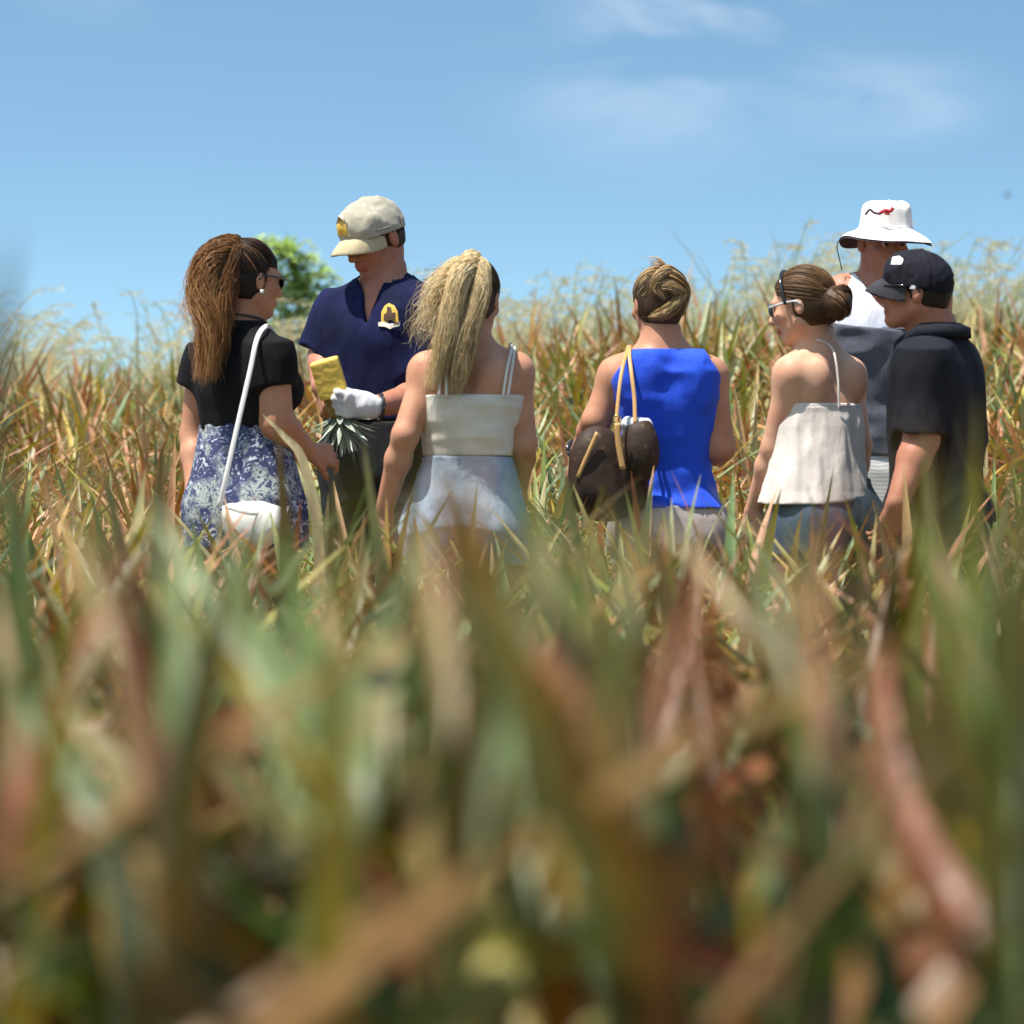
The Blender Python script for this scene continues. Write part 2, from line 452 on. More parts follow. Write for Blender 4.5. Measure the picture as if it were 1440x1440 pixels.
def strands(mb, guide, spread, n, cols, r=.0016, seg=14, wild=.01, seed=0, ends=(.75, 1.), sides=3, squash=(1, 1, 1), curl=0.):
    rs = np.random.default_rng(seed); G = spline(guide, seg); T, S, U = frames(G, np.array([.2, .5, .8]))
    tt = np.linspace(0, 1, seg); sp = np.interp(tt, np.linspace(0, 1, len(spread)), spread)
    for i in range(n):
        a = rs.random()*2*math.pi; rad = math.sqrt(rs.random())
        e = rs.uniform(*ends); G2 = spline(guide, seg) if e > .99 else spline(G[:max(3, int(seg*e)+1)], seg)
        m = np.linspace(0, e, seg); spm = np.interp(m, tt, sp)
        o = (S*math.cos(a)+U*math.sin(a))*rad*spm[:, None]*np.array(squash)
        w = np.cumsum(rs.normal(0, wild, (seg, 3))*(m[:, None]**1.5), 0)*.5
        ph = rs.random()*6.28
        cw = curl*np.stack([np.sin(m*14+ph), np.cos(m*11+ph), 0*m], 1)*m[:, None]
        P = G2+o+w+cw
        c0 = cols[0][rs.integers(len(cols[0]))]; c1 = cols[1][rs.integers(len(cols[1]))]
        rr = r*rs.uniform(.6, 1.3)
        Tn, S2, U2 = frames(P, rs.normal(0, 1, 3)); ang = np.linspace(0, 2*math.pi, sides, endpoint=False)
        rad_ = rr*(1-.75*tt**3)
        ring = (np.cos(ang)[None, :, None]*S2[:, None]+np.sin(ang)[None, :, None]*U2[:, None])*rad_[:, None, None]
        v = (P[:, None]+ring).reshape(-1, 3)
        ii, jj = np.meshgrid(np.arange(seg-1), np.arange(sides), indexing='ij')
        ii = ii.ravel(); jj = jj.ravel(); j2 = (jj+1) % sides
        q = np.stack([ii*sides+jj, ii*sides+j2, (ii+1)*sides+j2, (ii+1)*sides+jj], 1)
        cc = (np.array(c0)*(1-tt[:, None])+np.array(c1)*tt[:, None]).repeat(sides, 0)*rs.uniform(.75, 1.25)
        mb.add(v, q, cc)
def scalp(mb, T, R, root, cols, n=500, s=1., lim=.055, low=-.07, seed=3, lift=.006, cen=(0, -.012, .022), rad=(.0835, .1035, .0985), r=.0016, stop=1.0, sub=None):
    """strands combed over the skull from the hairline to root (head coordinates)"""
    rs = np.random.default_rng(seed); cen = np.array(cen); rad = np.array(rad)
    rt = (np.array(root)-cen)/rad; rt /= np.linalg.norm(rt)
    k = 0
    while k < n:
        d = rs.normal(0, 1, 3); d /= np.linalg.norm(d); p = cen+d*rad
        if p[1] > lim+.3*max(p[2], 0) or p[2] < low: continue
        if p[1] > .02 and p[2] < .03: continue
        k += 1
        t = np.linspace(0, stop, 12)[:, None]; om = math.acos(np.clip(d@rt, -1, 1))+1e-4
        dirs = (np.sin((1-t)*om)*d+np.sin(t*om)*rt)/math.sin(om) if om < 3.1 else d*(1-t)+rt*t
        h = 1+rs.uniform(0, lift)/.09*np.sin(t*math.pi).clip(0)
        P = cen+dirs*rad*h*s
        W = np.array([T(*p) for p in P])
        c = np.array(cols[rs.integers(len(cols))])*rs.uniform(.7, 1.3)
        if sub is not None: c = c*sub(P[0])
        ang = np.linspace(0, 2*math.pi, 3, endpoint=False); Tn, S2, U2 = frames(W, rs.normal(0, 1, 3))
        ring = (np.cos(ang)[None, :, None]*S2[:, None]+np.sin(ang)[None, :, None]*U2[:, None])*r
        v = (W[:, None]+ring).reshape(-1, 3); ii, jj = np.meshgrid(np.arange(11), np.arange(3), indexing='ij'); ii = ii.ravel(); jj = jj.ravel(); j2 = (jj+1) % 3
        mb.add(v, np.stack([ii*3+jj, ii*3+j2, (ii+1)*3+j2, (ii+1)*3+jj], 1), c)
def cap_hair(mb, c, R, T, col, prims=None, off=.006, lim=.05, low=-.075, h=.005, extra=()):
    """the closed mass of hair under the strands"""
    k = T.s
    P = [ell(T(0, -.012, .022), V(.078, .098, .093)*k, R, .02), ell(T(0, -.035, -.03), V(.064, .066, .07)*k, R, .03)]+list(extra)
    def clip(Q):
        q = (Q-np.asarray(c))@R/k
        face = np.minimum(q[..., 1]-lim-.35*q[..., 2].clip(0), 9)
        side = np.where(q[..., 2] < .035, q[..., 1]-.012, -1)
        return np.maximum(np.maximum(face, side)*.7, low-q[..., 2])
    v, q = field(P, h, off, clip, lambda Q: .003*vnoise((Q-np.asarray(c))@R, (60, 60, 20), 4))
    mb.add(v, q, col)
def neck_hole(c0, F, z0, r=.080, drop=.3):
    def f(P):
        q = P-np.asarray(c0, dtype=np.float32); u = q@F.r.astype(np.float32); v = q@F.f.astype(np.float32)
        rad = np.sqrt(u*u+(v*.92)**2); return np.minimum(P[..., 2]-(z0-drop*v), r-rad)
    return f
def shades(fig, T, lens=M_BLACK, frame=M_BLACK, dark=True):
    mb = MB()
    for sx in (-1, 1):
        a = np.linspace(0, 2*math.pi, 14, endpoint=False); rings = []
        for rr, yo in ((0.01, .004), (.6, .003), (1, -.002), (1.0, -.006)):
            rings.append([T(sx*.033+.027*rr*math.cos(t), .106+yo-.012*abs(math.cos(t)*rr+1*sx)*.5*(1 if sx*math.cos(t) > 0 else .3), -.004+.022*rr*math.sin(t)) for t in a])
        v = np.array(rings).reshape(-1, 3); q = [(i*14+j, i*14+(j+1) % 14, (i+1)*14+(j+1) % 14, (i+1)*14+j) for i in range(3) for j in range(14)]
        mb.add(v, q)
    o = fig.mb('sunglasses', mb, lens)
    m2 = MB()
    for sx in (-1, 1):
        tube(m2, [T(sx*.062, .094, .004), T(sx*.082, .045, .005), T(sx*.088, -.006, .002), T(sx*.086, -.022, -.014)], .003, 10, 6)
    tube(m2, [T(-.012, .108, .0), T(0, .113, .003), T(.012, .108, 0)], .0025, 5, 6)
    fr = link('frame', m2.mesh('frame', frame, fig.org), o)
    return o
def ball_cap(fig, c, R, T, mat, bmat, tilt=0., rad=(.091, .109, .1), billen=.075, drop=.03, low=.012):
    k = T.s
    cl = lambda Q: -(((Q-np.asarray(c))@R)[..., 2]-low*k-.12*np.abs(((Q-np.asarray(c))@R)[..., 0])-.10*((Q-np.asarray(c))@R)[..., 1])
    def wr(Q):
        q = (Q-np.asarray(c))@R; a = np.arctan2(q[..., 0], q[..., 1]+.01)
        seam = np.abs(((a/(math.pi/3)+.5) % 1)-.5)*(math.pi/3)*.09
        return -.0038*np.exp(-(seam/.0045)**2)+.008*vnoise(q, (24, 24, 24), 3)+.004*vnoise(q, (60, 60, 60), 5)+.0035*np.exp(-((q[..., 2]-.03)/.006)**2)*0
    o = fig.part('cap', [ell(T(0, -.010, .022), V(*rad)*k, R, .01), ell(T(0, .04, .045), V(rad[0]*.86, .062, .068)*k, R, .03)], mat, h=.0045, clip=cl, wr=wr)
    # brim
    mb = MB(); nu, nv = 17, 9; top = []
    for i in range(nu):
        u = -1+2*i/(nu-1); a = u*math.radians(72)
        for j in range(nv):
            v = j/(nv-1); ext = billen*math.sqrt(max(0, 1-(abs(u)**2.6)))*v
            x = math.sin(a)*(rad[0]-.004)*(1-.04*v); y = math.cos(a)*(rad[1]-.010)-.006+ext
            z = .020+.012*math.cos(a)-.020*u*u*(1+.6*v)-drop*v*v-.10*ext
            top.append(T(x, y, z))
    top = np.array(top); up = R@V(0, 0, 1); bot = top-up*.0035
    g = lambda i, j: i*nv+j
    q = [(g(i, j), g(i+1, j), g(i+1, j+1), g(i, j+1)) for i in range(nu-1) for j in range(nv-1)]
    n = len(top); qb = [tuple(n+k for k in f[::-1]) for f in q]
    ed = [(g(i, nv-1), g(i+1, nv-1), n+g(i+1, nv-1), n+g(i, nv-1)) for i in range(nu-1)]
    mb.add(np.vstack([top, bot]), q+qb+ed)
    b = link('brim', mb.mesh('brim', bmat, fig.org), o)
    m3 = MB(); tube(m3, [T(0, -.010, .022+rad[2]-.002), T(0, -.010, .022+rad[2]+.004)], [.008, .005], 4, 8); link('button', m3.mesh('button', mat, fig.org), o)
    return o
def strap(mb, pts, w=.008, n=40, flat=.25, hint=(0, 1, 0), c=None): tube(mb, pts, w, n, 8, c, hint, flat)
def gl(p): p.gl = 1; return p
Cn = lambda *c: tuple(c)
# ---- 1: woman in the black cropped top
def woman_black():
    D = 9.8; A = lambda x, y, dd=0: at(x, y, D+dd)
    F = Fig(D, (.62, .78), A(338, 462), A(345, 712, .02), FEM, .93, 1.0)
    F.legs()
    ls = F.arm(A(287, 507, .10), A(272, 612, .12), A(274, 700, .02), (.048, .040, .037, .025))
    rs = F.arm(A(381, 500, -.09), A(390, 594, -.09), A(434, 634, .03), (.052, .047, .043, .027))
    F.P += [cone(A(338, 477), A(289, 509, .09), .046, .044, .05), cone(A(338, 477), A(379, 504, -.07), .046, .046, .05)]
    hc = A(352, 391, .0); hf = V(.80, .60, -.10)
    hp, R, T = head_prims(hc, hf, .92); F.P += hp
    F.P += [cone(A(340, 468, .0), T(0, -.02, -.06), .052, .05, .02)]
    F.P += [ell(F.c(.34)+F.off(sx*.07, .095, 0), V(.05, .045, .05), None, .05) for sx in (-1, 1)]
    F.P += [gl(ell(F.c(1.02)+F.off(sx*.075, -.052, 0), V(.075, .066, .08), None, .05)) for sx in (-1, 1)]
    F.P += hand_prims(rs[2], V(.75, .55, -.15), V(-.5, .6, -.3), side=-1, curl=(25, 30, 20), s=.92)
    F.P += hand_prims(ls[2], V(.05, .1, -1), V(.8, .2, 0), side=1, curl=(15, 25, 15), s=.92)
    o = F.build('person', 'woman with a long auburn ponytail in black cropped top and blue patterned shorts', SK_TAN)
    lips(F, T); shades(F, T)
    blk = cloth_mat('black_jersey', (.012, .011, .013), (.008, .008, .009), .8)
    zt = A(0, 452)[2]; zb = A(0, 605)[2]; hole = neck_hole(A(341, 462), F, A(0, 456)[2], .058)
    tp = [p for p in F.P[:1]]+[cone(A(338, 478), A(289, 510, .09), .048, .046, .05), cone(A(338, 476), A(379, 503, -.08), .050, .053, .05),
        sleeve(A(288, 505, .10), A(278, 540, .11), .050, .052, .04), sleeve(A(381, 500, -.09), A(385, 536, -.09), .053, .056, .04)]+F.P[-80:0]
    tp += [ell(F.c(.34)+F.off(sx*.07, .095, 0), V(.055, .052, .055), None, .05) for sx in (-1, 1)]
    F.part('cropped_top', tp, blk, h=.0055, off=.008, wr=folds(.005, (12, 12, 9), 2),
           clip=lambda P: np.maximum(np.maximum(P[..., 2]-zt, zb-P[..., 2]), hole(P)))
    # shorts with the printed pattern
    m, nt, p, out = new_mat('printed_cotton')
    tc = nt.nodes.new('ShaderNodeTexCoord'); mp = nt.nodes.new('ShaderNodeMapping'); mp.inputs['Scale'].default_value = (1, 1, 1.3)
    nt.links.new(tc.outputs['Object'], mp.inputs[0])
    nn = N(nt, 'ShaderNodeTexNoise', Scale=18., Detail=2.); nt.links.new(mp.outputs[0], nn.inputs['Vector'])
    ad = nt.nodes.new('ShaderNodeMix'); ad.data_type = 'RGBA'; ad.blend_type = 'ADD'; ad.inputs[0].default_value = .12
    nt.links.new(mp.outputs[0], ad.inputs[6]); nt.links.new(nn.outputs['Color'], ad.inputs[7])
    vo = N(nt, 'ShaderNodeTexVoronoi', Scale=42.); nt.links.new(ad.outputs[2], vo.inputs['Vector'])
    big = noise(nt, 11, 3, .6)
    col = ramp(nt, vo.outputs['Distance'], [(.0, (.50, .55, .64)), (.2, (.30, .34, .46)), (.28, (.035, .04, .12)), (.68, (.02, .025, .08)), (.8, (.45, .48, .54))])
    col2 = ramp(nt, vo.outputs['Distance'], [(.0, (.03, .04, .10)), (.26, (.07, .09, .14)), (.40, (.42, .44, .40)), (.6, (.30, .33, .34)), (.72, (.05, .06, .12))])
    nt.links.new(mixrgb(nt, ramp(nt, big, [(.50, (0,)*3), (.60, (1,)*3)]), col, col2), p.inputs['Base Color']); p.inputs['Roughness'].default_value = .85
    bump(nt, p, noise(nt, 26, 3, .5, (1, 1, .3)), .5, .012)
    rows = [(A(0, y)[2], F.c(t)[0], F.c(t)[1], w, e) for y, t, w, e in ((606, .62, .112, .094), (625, .7, .124, .104), (660, .84, .144, .122), (700, 1., .160, .138), (740, 1.1, .168, .142), (765, 1.2, .172, .142))]
    F.part('patterned_shorts', [loft(rows, F.f), F.legP[0], F.legP[4]]+[p for p in F.P if getattr(p, 'gl', 0)], m, h=.0055, off=.009, clip=lambda P: A(0, 770)[2]-P[..., 2], wr=folds(.012, (20, 20, 3), 6))
    # hair
    mb = MB()
    root = (0, -.075, .095)
    dk = [(.020, .009, .005), (.035, .015, .008)]; mid = [(.34, .14, .04), (.18, .065, .018), (.46, .22, .075)]; tip = [(.66, .38, .14), (.46, .21, .06), (.78, .50, .24)]
    cap_hair(mb, hc, R, T, (.018, .008, .005))
    scalp(mb, T, R, root, dk+dk+[(.28, .15, .07), (.05, .02, .01)], 1100, seed=5, r=.0013)
    rt = T(*root)
    g = [rt, A(328, 342, -.05), A(300, 362, -.07), A(290, 410, -.09), A(298, 460, -.12), A(290, 530, -.15)]
    strands(mb, g, [.016, .032, .050, .052, .040, .012], 3400, (mid+dk[:1], tip+mid), .0009, 16, .013, 1, (.6, 1), curl=.010)
    g2 = [rt, A(322, 345, -.04), A(290, 380, -.05), A(278, 425, -.06), A(270, 455, -.07)]
    strands(mb, g2, [.015, .03, .04, .04, .03], 600, (mid, tip), .0007, 14, .02, 2, (.5, 1), curl=.016)
    g3 = [rt, A(332, 350, -.06), A(318, 400, -.09), A(310, 450, -.12), A(300, 510, -.14)]
    strands(mb, g3, [.015, .03, .035, .035, .02], 1200, (dk+mid, mid), .0009, 14, .01, 8, (.5, 1), curl=.008)
    hair = F.mb('hair', mb, HAIRM)
    b = MB(); tube(b, [T(0, -.068, .088), T(0, -.082, .100)], .02, 4, 10); link('hair_tie', b.mesh('hair_tie', M_BLACK, F.org), hair)
    # choker and earring
    b = MB(); nk = A(342, 449, 0); pts = [nk+F.off(.064*math.cos(a), .068*math.sin(a)+.004, -.012*math.sin(a)) for a in np.linspace(0, 2*math.pi, 13)]
    tube(b, pts, .0035, 36, 6); F.mb('choker', b, M_BLACK)
    b = MB(); e = T(.088, -.008, -.043); tube(b, [e, e+V(0, 0, -.011)], .006, 4, 8); F.mb('earring', b, plain('pearl', (.8, .78, .74), .2))
    # bag
    wl = plain('white_leather', (.70, .68, .62), .45, .4, vary=.06, scale=14, b=.4)
    bc = A(357, 738, -.20)
    Rb = frame_from(V(.55, .83, 0))
    bag = sdf_obj('shoulder_bag', [ell(bc+V(0, 0, -.005), V(.105, .045, .062), Rb, .03), cone(bc+Rb@V(-.075, 0, .035), bc+Rb@V(.075, 0, .025), .028, .028, .03)], wl, None, bc, h=.005, wr=folds(.006, (16, 16, 12), 4))
    tag(bag, 'small white shoulder bag hanging at the hip of the ponytailed woman in black', 'bag')
    b = MB()
    strap(b, [A(309, 712, -.20), A(318, 670, -.21), A(336, 590, -.20), A(352, 520, -.185), A(361, 478, -.165), A(371, 461, -.11), A(380, 462, -.03), A(392, 490, .07), A(400, 560, .12), A(402, 640, .06), A(404, 705, -.10), A(401, 722, -.17)], .0072, 70)
    link('strap', b.mesh('strap', plain('white_strap', (.78, .76, .72), .5, b=.1, vary=.04), bc), bag)
    b = MB(); strap(b, [A(316, 712, -.245), A(356, 722, -.262), A(398, 715, -.235)], .006, 14); link('flap_edge', b.mesh('flap_edge', wl, bc), bag)
    return F
woman_black()

# ---- 2: the guide in the navy polo
def guide():
    D = 10.4; A = lambda x, y, dd=0: at(x, y, D+dd)
    F = Fig(D, (-.40, -.92), A(541, 396), A(540, 640, .02), MAL, 1.0, 1.0)
    F.legs(.095, .10)
    rA = F.arm(A(478, 438, .05), A(456, 500, .06), A(452, 545, -.10), (.054, .050, .046, .032))      # his right, left in the picture
    lA = F.arm(A(598, 438, -.02), A(596, 556, -.12), A(524, 572, -.36), (.054, .050, .046, .030))
    F.P += [cone(A(538, 412), A(481, 436, .05), .050, .048, .06), cone(A(545, 412), A(596, 434, -.02), .050, .050, .06)]
    hc = A(525, 332, -.03); hf = V(-.66, -.62, -.40)
    hp, R, T = head_prims(hc, hf, .98); F.P += hp
    F.P += [cone(A(541, 402, .01), T(0, -.03, -.05), .062, .060, .02)]
    F.P += hand_prims(A(452, 545, -.10), V(.15, -.45, -.8), V(.9, .1, -.2), side=1, curl=(45, 45, 30))
    o = F.build('person', 'guide in navy polo and tan cap looking down at the cut pineapple', SK_RUDDY)
    lips(F, T); eyes(F, T, R)
    navy = cloth_mat('navy_pique', (.009, .012, .058), (.006, .008, .032), .75, .15)
    zt = A(0, 372)[2]; zb = A(0, 592)[2]; hole = neck_hole(A(541, 396), F, A(0, 402)[2], .090, .25)
    c1 = A(541, 394); n3 = F.f
    def clip(P):
        q = P-c1; u = q@F.r.astype(np.float32); v = q@F.f.astype(np.float32)
        vee = np.minimum(np.minimum(.034-np.abs(u)+.25*(q[..., 2]+.02), v), q[..., 2]+.14)   # open placket
        return np.maximum(np.maximum(P[..., 2]-(zt), zb-P[..., 2]), np.maximum(vee, hole(P)))
    tp = F.P[:1]+[cone(A(538, 413), A(481, 438, .05), .050, .050, .06), cone(A(545, 413), A(596, 436, -.02), .050, .052, .06),
        sleeve(A(478, 432, .05), A(457, 486, .06), .050, .054, .05), sleeve(A(598, 432, -.02), A(600, 520, -.08), .056, .064, .05)]
    polo = F.part('polo_shirt', tp, navy, h=.006, off=.013, wr=lambda P: folds(.015, (11, 11, 4.5), 12)(P)*(.25+.75*sstep(0, .12, A(0, 420)[2]-P[..., 2])), clip=clip)
    # collar: two folded wings
    b = MB()
    for sx in (-1, 1):
        g = []
        for i in range(12):
            a = math.radians(-95+i*15)*1.0
            a0 = sx*(math.pi-i*math.radians(14.2))
            cx = math.sin(a0); cy = math.cos(a0)
            fr = max(0, cy)
            top = c1+F.off(.074*cx+sx*0.006*fr, .080*cy, .030-.062*fr-.008)
            bot = c1+F.off(.112*cx+sx*.012*fr, .118*cy+.010, -.020-.080*fr-.008)
            g.append((top, (top+bot)/2+F.off(.010*cx, .012*cy, .008), bot))
        v = np.array(g).reshape(-1, 3); q = [(i*3+j, (i+1)*3+j, (i+1)*3+j+1, i*3+j+1) for i in range(11) for j in range(2)]
        b.add(v, q)
    cm = b.mesh('collar', navy, F.org); co = link('collar', cm, polo); md = co.modifiers.new('s', 'SOLIDIFY'); md.thickness = .005
    # emblem on the chest
    gold = plain('gold_thread', (.62, .40, .06), .6, vary=.3, scale=90); brown = plain('brown_thread', (.07, .03, .015), .7); ivory = plain('ivory_thread', (.66, .60, .48), .7)
    ec = A(545, 438, -.3); u = V(1, -.1, 0); w = V(-.05, .0, 1); dr = V(.0, 1, 0)
    arch = [(-.027, -.024), (.027, -.024), (.026, .010), (.016, .028), (0, .036), (-.014, .028), (-.025, .008)]
    e1 = decal('emblem', polo, F.org, polo, ec, u, w, dr, arch, gold, .004)
    decal('emblem_figure', polo, F.org, e1, ec, u, w, dr, [(-.018, -.018), (.016, -.018), (.019, .006), (.008, .006), (.006, .022), (-.006, .026), (-.008, .006), (-.018, .0)], brown, .0055)
    decal('emblem_banner', polo, F.org, e1, ec, u, w, dr, [(-.036, -.024), (-.02, -.022), (0, -.03), (.02, -.026), (.032, -.022), (.030, -.036), (.012, -.040), (0, -.046), (-.015, -.038), (-.036, -.036)], ivory, .006)
    dk = cloth_mat('dark_trousers', (.022, .024, .028), (.03, .03, .03), .85)
    F.part('trousers', [loft([(r[0], r[1], r[2], r[3], r[4]) for r in F.rows if r[0] < A(0, 570)[2]], F.f)]+[p for p in F.legP if True][0:3]+F.legP[4:7], dk, h=.007, off=.014, wr=folds(.006, (12, 12, 5), 8))
    # glove
    cott = cloth_mat('white_cotton', (.74, .74, .76), (.66, .66, .68), .9)
    w_ = A(524, 572, -.36); gp = hand_prims(w_, V(-.86, -.35, .06), V(-.1, .35, -.95)*0+V(.0, .9, .35), side=-1, curl=(26, 50, 40), s=.96, thumb=8)+[cone(w_, w_+V(-.03, -.012, .002), .031, .034, .01)]
    F.part('glove', gp, cott, h=.0035, off=.003, wr=folds(.0025, (40, 40, 40), 3))
    b = MB(); wc = w_+V(.022, .008, 0); ax = nrm(V(.86, .35, -.06)); s1 = nrm(np.cross(ax, (0, 0, 1))); s2 = np.cross(ax, s1)
    tube(b, [wc+(s1*math.cos(a)+s2*math.sin(a))*.034 for a in np.linspace(0, 2*math.pi, 15)], .010, 40, 8, None, tuple(ax), .35)
    tube(b, [wc-s1*.032, wc-s1*.043], [.019, .017], 4, 14); F.mb('wrist_watch', b, M_BLACK)
    # cap
    tan = cloth_mat('cap_khaki', (.44, .40, .31), (.36, .33, .26), .85); tan2 = cloth_mat('brim_khaki', (.52, .43, .27), (.44, .36, .22), .8)
    cap = ball_cap(F, hc, R, T, tan, tan2, billen=.082, drop=.022, low=-.002, rad=(.090, .108, .103))
    ec = T(.012, .10, .066); u = R@V(1, 0, 0); w = R@V(0, 0, 1); dr = -(R@V(0, 1, -.3)); tri = [(-.027, -.020), (.027, -.020), (.023, .010), (.0, .032), (-.023, .010)]
    e2 = decal('emblem_border', cap, F.org, cap, ec, u, w, dr, [(x*1.25, y*1.25) for x, y in tri], ivory, .003)
    decal('emblem', cap, F.org, cap, ec, u, w, dr, tri, gold, .005)
    b = MB(); strap(b, [T(.094*math.sin(a)*1.0, .112*math.cos(a)-.012, .026+.012*math.cos(a)) for a in np.linspace(-1.5, 1.5, 19)], .004, 30, .3, tuple(R@V(0, 0, 1)))
    link('cap_band', b.mesh('cap_band', plain('grey_band', (.17, .16, .14), .8), F.org), cap)
    mb = MB(); br = [(.05, .028, .016), (.09, .05, .03), (.03, .02, .014)]
    cap_hair(mb, hc, R, T, (.045, .025, .016), low=-.055, off=.002); scalp(mb, T, R, (0, -.1, -.055), br, 350, seed=9, low=-.055, rad=(.083, .101, .085), stop=.35)
    F.mb('hair', mb, HAIRM)
    # the cut pineapple, crown down
    pc = A(463, 532, -.36); ax = nrm(A(455, 512, -.36)-A(478, 590, -.34)); s1 = nrm(np.cross(ax, V(0, 1, .1))); s2 = np.cross(s1, ax)
    flesh = plain('pineapple_flesh', (.86, .60, .11), .45, .35, vary=.10, scale=30, b=.3)
    Rp = np.stack([s1, s2, ax], 1)
    def slab(P):
        q = (P-pc)@Rp; d = np.abs(q)-V(.036, .034, .052); return np.linalg.norm(np.maximum(d, 0), axis=-1)+np.minimum(d.max(-1), 0)-.006
    pa = sdf_obj('cut_pineapple', [Prim(slab, pc-.09, pc+.09, .004)], flesh, None, pc, h=.004, wr=folds(.0015, (40, 40, 60), 9))
    tag(pa, 'peeled yellow pineapple held crown down in the white glove', 'pineapple')
    mb = MB(); cr = pc-ax*.125; rs = np.random.default_rng(4)
    rind = [cone(pc-ax*.052, pc-ax*.10, .036, .034, .01)]
    v, q = field(rind, .005, 0, None, lambda Q: .003*np.sin((Q@s1)*300)*np.sin((Q@ax)*300)); link('rind', mesh_np('rind', v-pc, q, plain('rind', (.30, .17, .04), .6)), pa)
    for i in range(40):
        a = i*2.4; inc = .15+1.15*(i/40); L = .155-.06*abs(i/40-.4)
        d = nrm(-ax*math.cos(inc)+(s1*math.cos(a)+s2*math.sin(a))*math.sin(inc)); b0 = cr+ax*.02*(i/40)
        g = rs.uniform(.8, 1.2)
        leaf(mb, [b0, b0+d*L*.5, b0+d*L+(-ax)*(-.02)], .021, V(.24, .30, .22)*g, V(.50, .56, .48)*g, 6, .35, tuple(ax))
    link('crown_leaves', mb.mesh('crown_leaves', LEAFM, pc), pa)
    return F
LEAFM = leaf_mat('pineapple_leaf', .18, .38)
guide()

# ---- 3: blonde woman, white strap top, light denim
denim_l = cloth_mat('light_denim', (.20, .29, .40), (.42, .50, .58), .9, fold=(1, 1, .6))
denim_d = cloth_mat('dark_denim', (.045, .065, .10), (.07, .09, .13), .9)
def woman_blonde():
    D = 9.6; A = lambda x, y, dd=0: at(x, y, D+dd)
    F = Fig(D, (.12, 1), A(663, 487), A(655, 742, .03), FEM, .92, .98)
    F.legs()
    la = F.arm(A(601, 524, .0), A(570, 612, -.06), A(538, 725, .06), (.045, .038, .037, .024))
    ra = F.arm(A(724, 524, .02), A(736, 625, .02), A(730, 690, .22), (.046, .039, .037, .025))
    F.P += [cone(A(663, 500), A(602, 520), .043, .043, .06), cone(A(663, 500), A(722, 520, .02), .043, .043, .06)]
    hc = A(666, 418, .02); hf = V(.32, .93, -.12)
    hp, R, T = head_prims(hc, hf, .92); F.P += hp
    F.P += [cone(A(664, 492), T(0, -.02, -.06), .050, .048, .02)]
    F.P += [gl(ell(F.c(1.02)+F.off(sx*.078, -.052, 0), V(.075, .066, .08), None, .05)) for sx in (-1, 1)]
    F.P += [ell(F.c(.18)+F.off(sx*.075, -.075, 0), V(.046, .028, .06), None, .022) for sx in (-1, 1)]; F.spine()
    F.P += [ell(F.c(.36)+F.off(sx*.07, .095, 0), V(.06, .05, .055), None, .04) for sx in (-1, 1)]
    F.P += hand_prims(la[2], V(-.1, .3, -.9), V(.8, .3, .1), side=1, s=.9)+hand_prims(ra[2], V(-.2, .9, -.1), V(-.6, 0, -.6), side=-1, s=.9)
    o = F.build('person', 'woman with windblown pale blonde ponytail in white strappy cropped top', SK_MID)
    lips(F, T)
    m = cloth_mat('ivory_satin', (.70, .66, .58), (.62, .57, .49), .45, .05)
    zt = A(0, 556)[2]; zb = A(0, 641)[2]
    F.part('strap_top', F.P[:1]+[ell(F.c(.36)+F.off(sx*.07, .095, 0), V(.065, .055, .06), None, .04) for sx in (-1, 1)], m, h=.005, off=.008, wr=folds(.007, (7, 7, 22), 5),
           clip=lambda P: np.maximum(P[..., 2]-zt-.02*np.cos((P[..., 0]-F.neck[0])*22)*0, zb-P[..., 2]))
    b = MB()
    for pts in ([A(707, 560, -.115), A(713, 520, -.095), A(719, 492, -.05), A(718, 484, .02), A(716, 500, .08), A(712, 560, .12)],
                [A(714, 558, -.11), A(719, 524, -.09), A(723, 494, -.04), A(722, 487, .02), A(718, 500, .08)],
                [A(617, 560, -.118), A(620, 520, -.10), A(621, 494, -.05), A(621, 487, .02), A(620, 500, .08)],
                [A(628, 560, -.12), A(627, 520, -.105), A(625, 494, -.055), A(624, 486, .02), A(624, 500, .08)]):
        b = MB(); strap(b, pts, .0045, 30, .5); F.mb('strap', b, m)
    rows = [(A(0, y)[2], F.c(t)[0], F.c(t)[1], w, e) for y, t, w, e in ((648, .64, .116, .094), (670, .72, .130, .106), (700, .84, .148, .12), (735, 1., .160, .13), (775, 1.12, .160, .13), (800, 1.2, .158, .125))]
    sh = F.part('denim_shorts', [loft(rows[:4], F.f), F.legP[0], F.legP[4]]+[p for p in F.P if getattr(p, 'gl', 0)], denim_l, h=.0055, off=.009, clip=lambda P: A(0, 795)[2]-P[..., 2], wr=folds(.006, (14, 14, 8), 7))
    b = MB(); 
    belt = [F.c(.64)+F.off(.125*math.cos(a), .103*math.sin(a), .0) for a in np.linspace(0, 2*math.pi, 25)]
    strap(b, belt, .006, 60, .5); link('waistband', b.mesh('waistband', denim_d, F.org), sh)
    mb = MB(); root = (0, -.075, .085)
    dk = [(.05, .028, .014), (.09, .052, .025), (.03, .018, .01)]; bl = [(.93, .78, .46), (.86, .66, .34), (.95, .85, .60)]; pl = [(.95, .86, .62), (.88, .72, .44), (.74, .56, .30)]
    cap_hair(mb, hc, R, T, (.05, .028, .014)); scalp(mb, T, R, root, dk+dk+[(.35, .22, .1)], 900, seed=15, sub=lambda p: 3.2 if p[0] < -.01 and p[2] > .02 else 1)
    rt = T(*root)
    g = [rt, A(664, 364, -.08), A(650, 385, -.12), A(638, 430, -.13), A(628, 480, -.13), A(610, 540, -.10)]
    strands(mb, g, [.019, .029, .032, .029, .024, .006], 3800, (bl, pl), .0008, 16, .013, 21, (.55, 1), curl=.007)
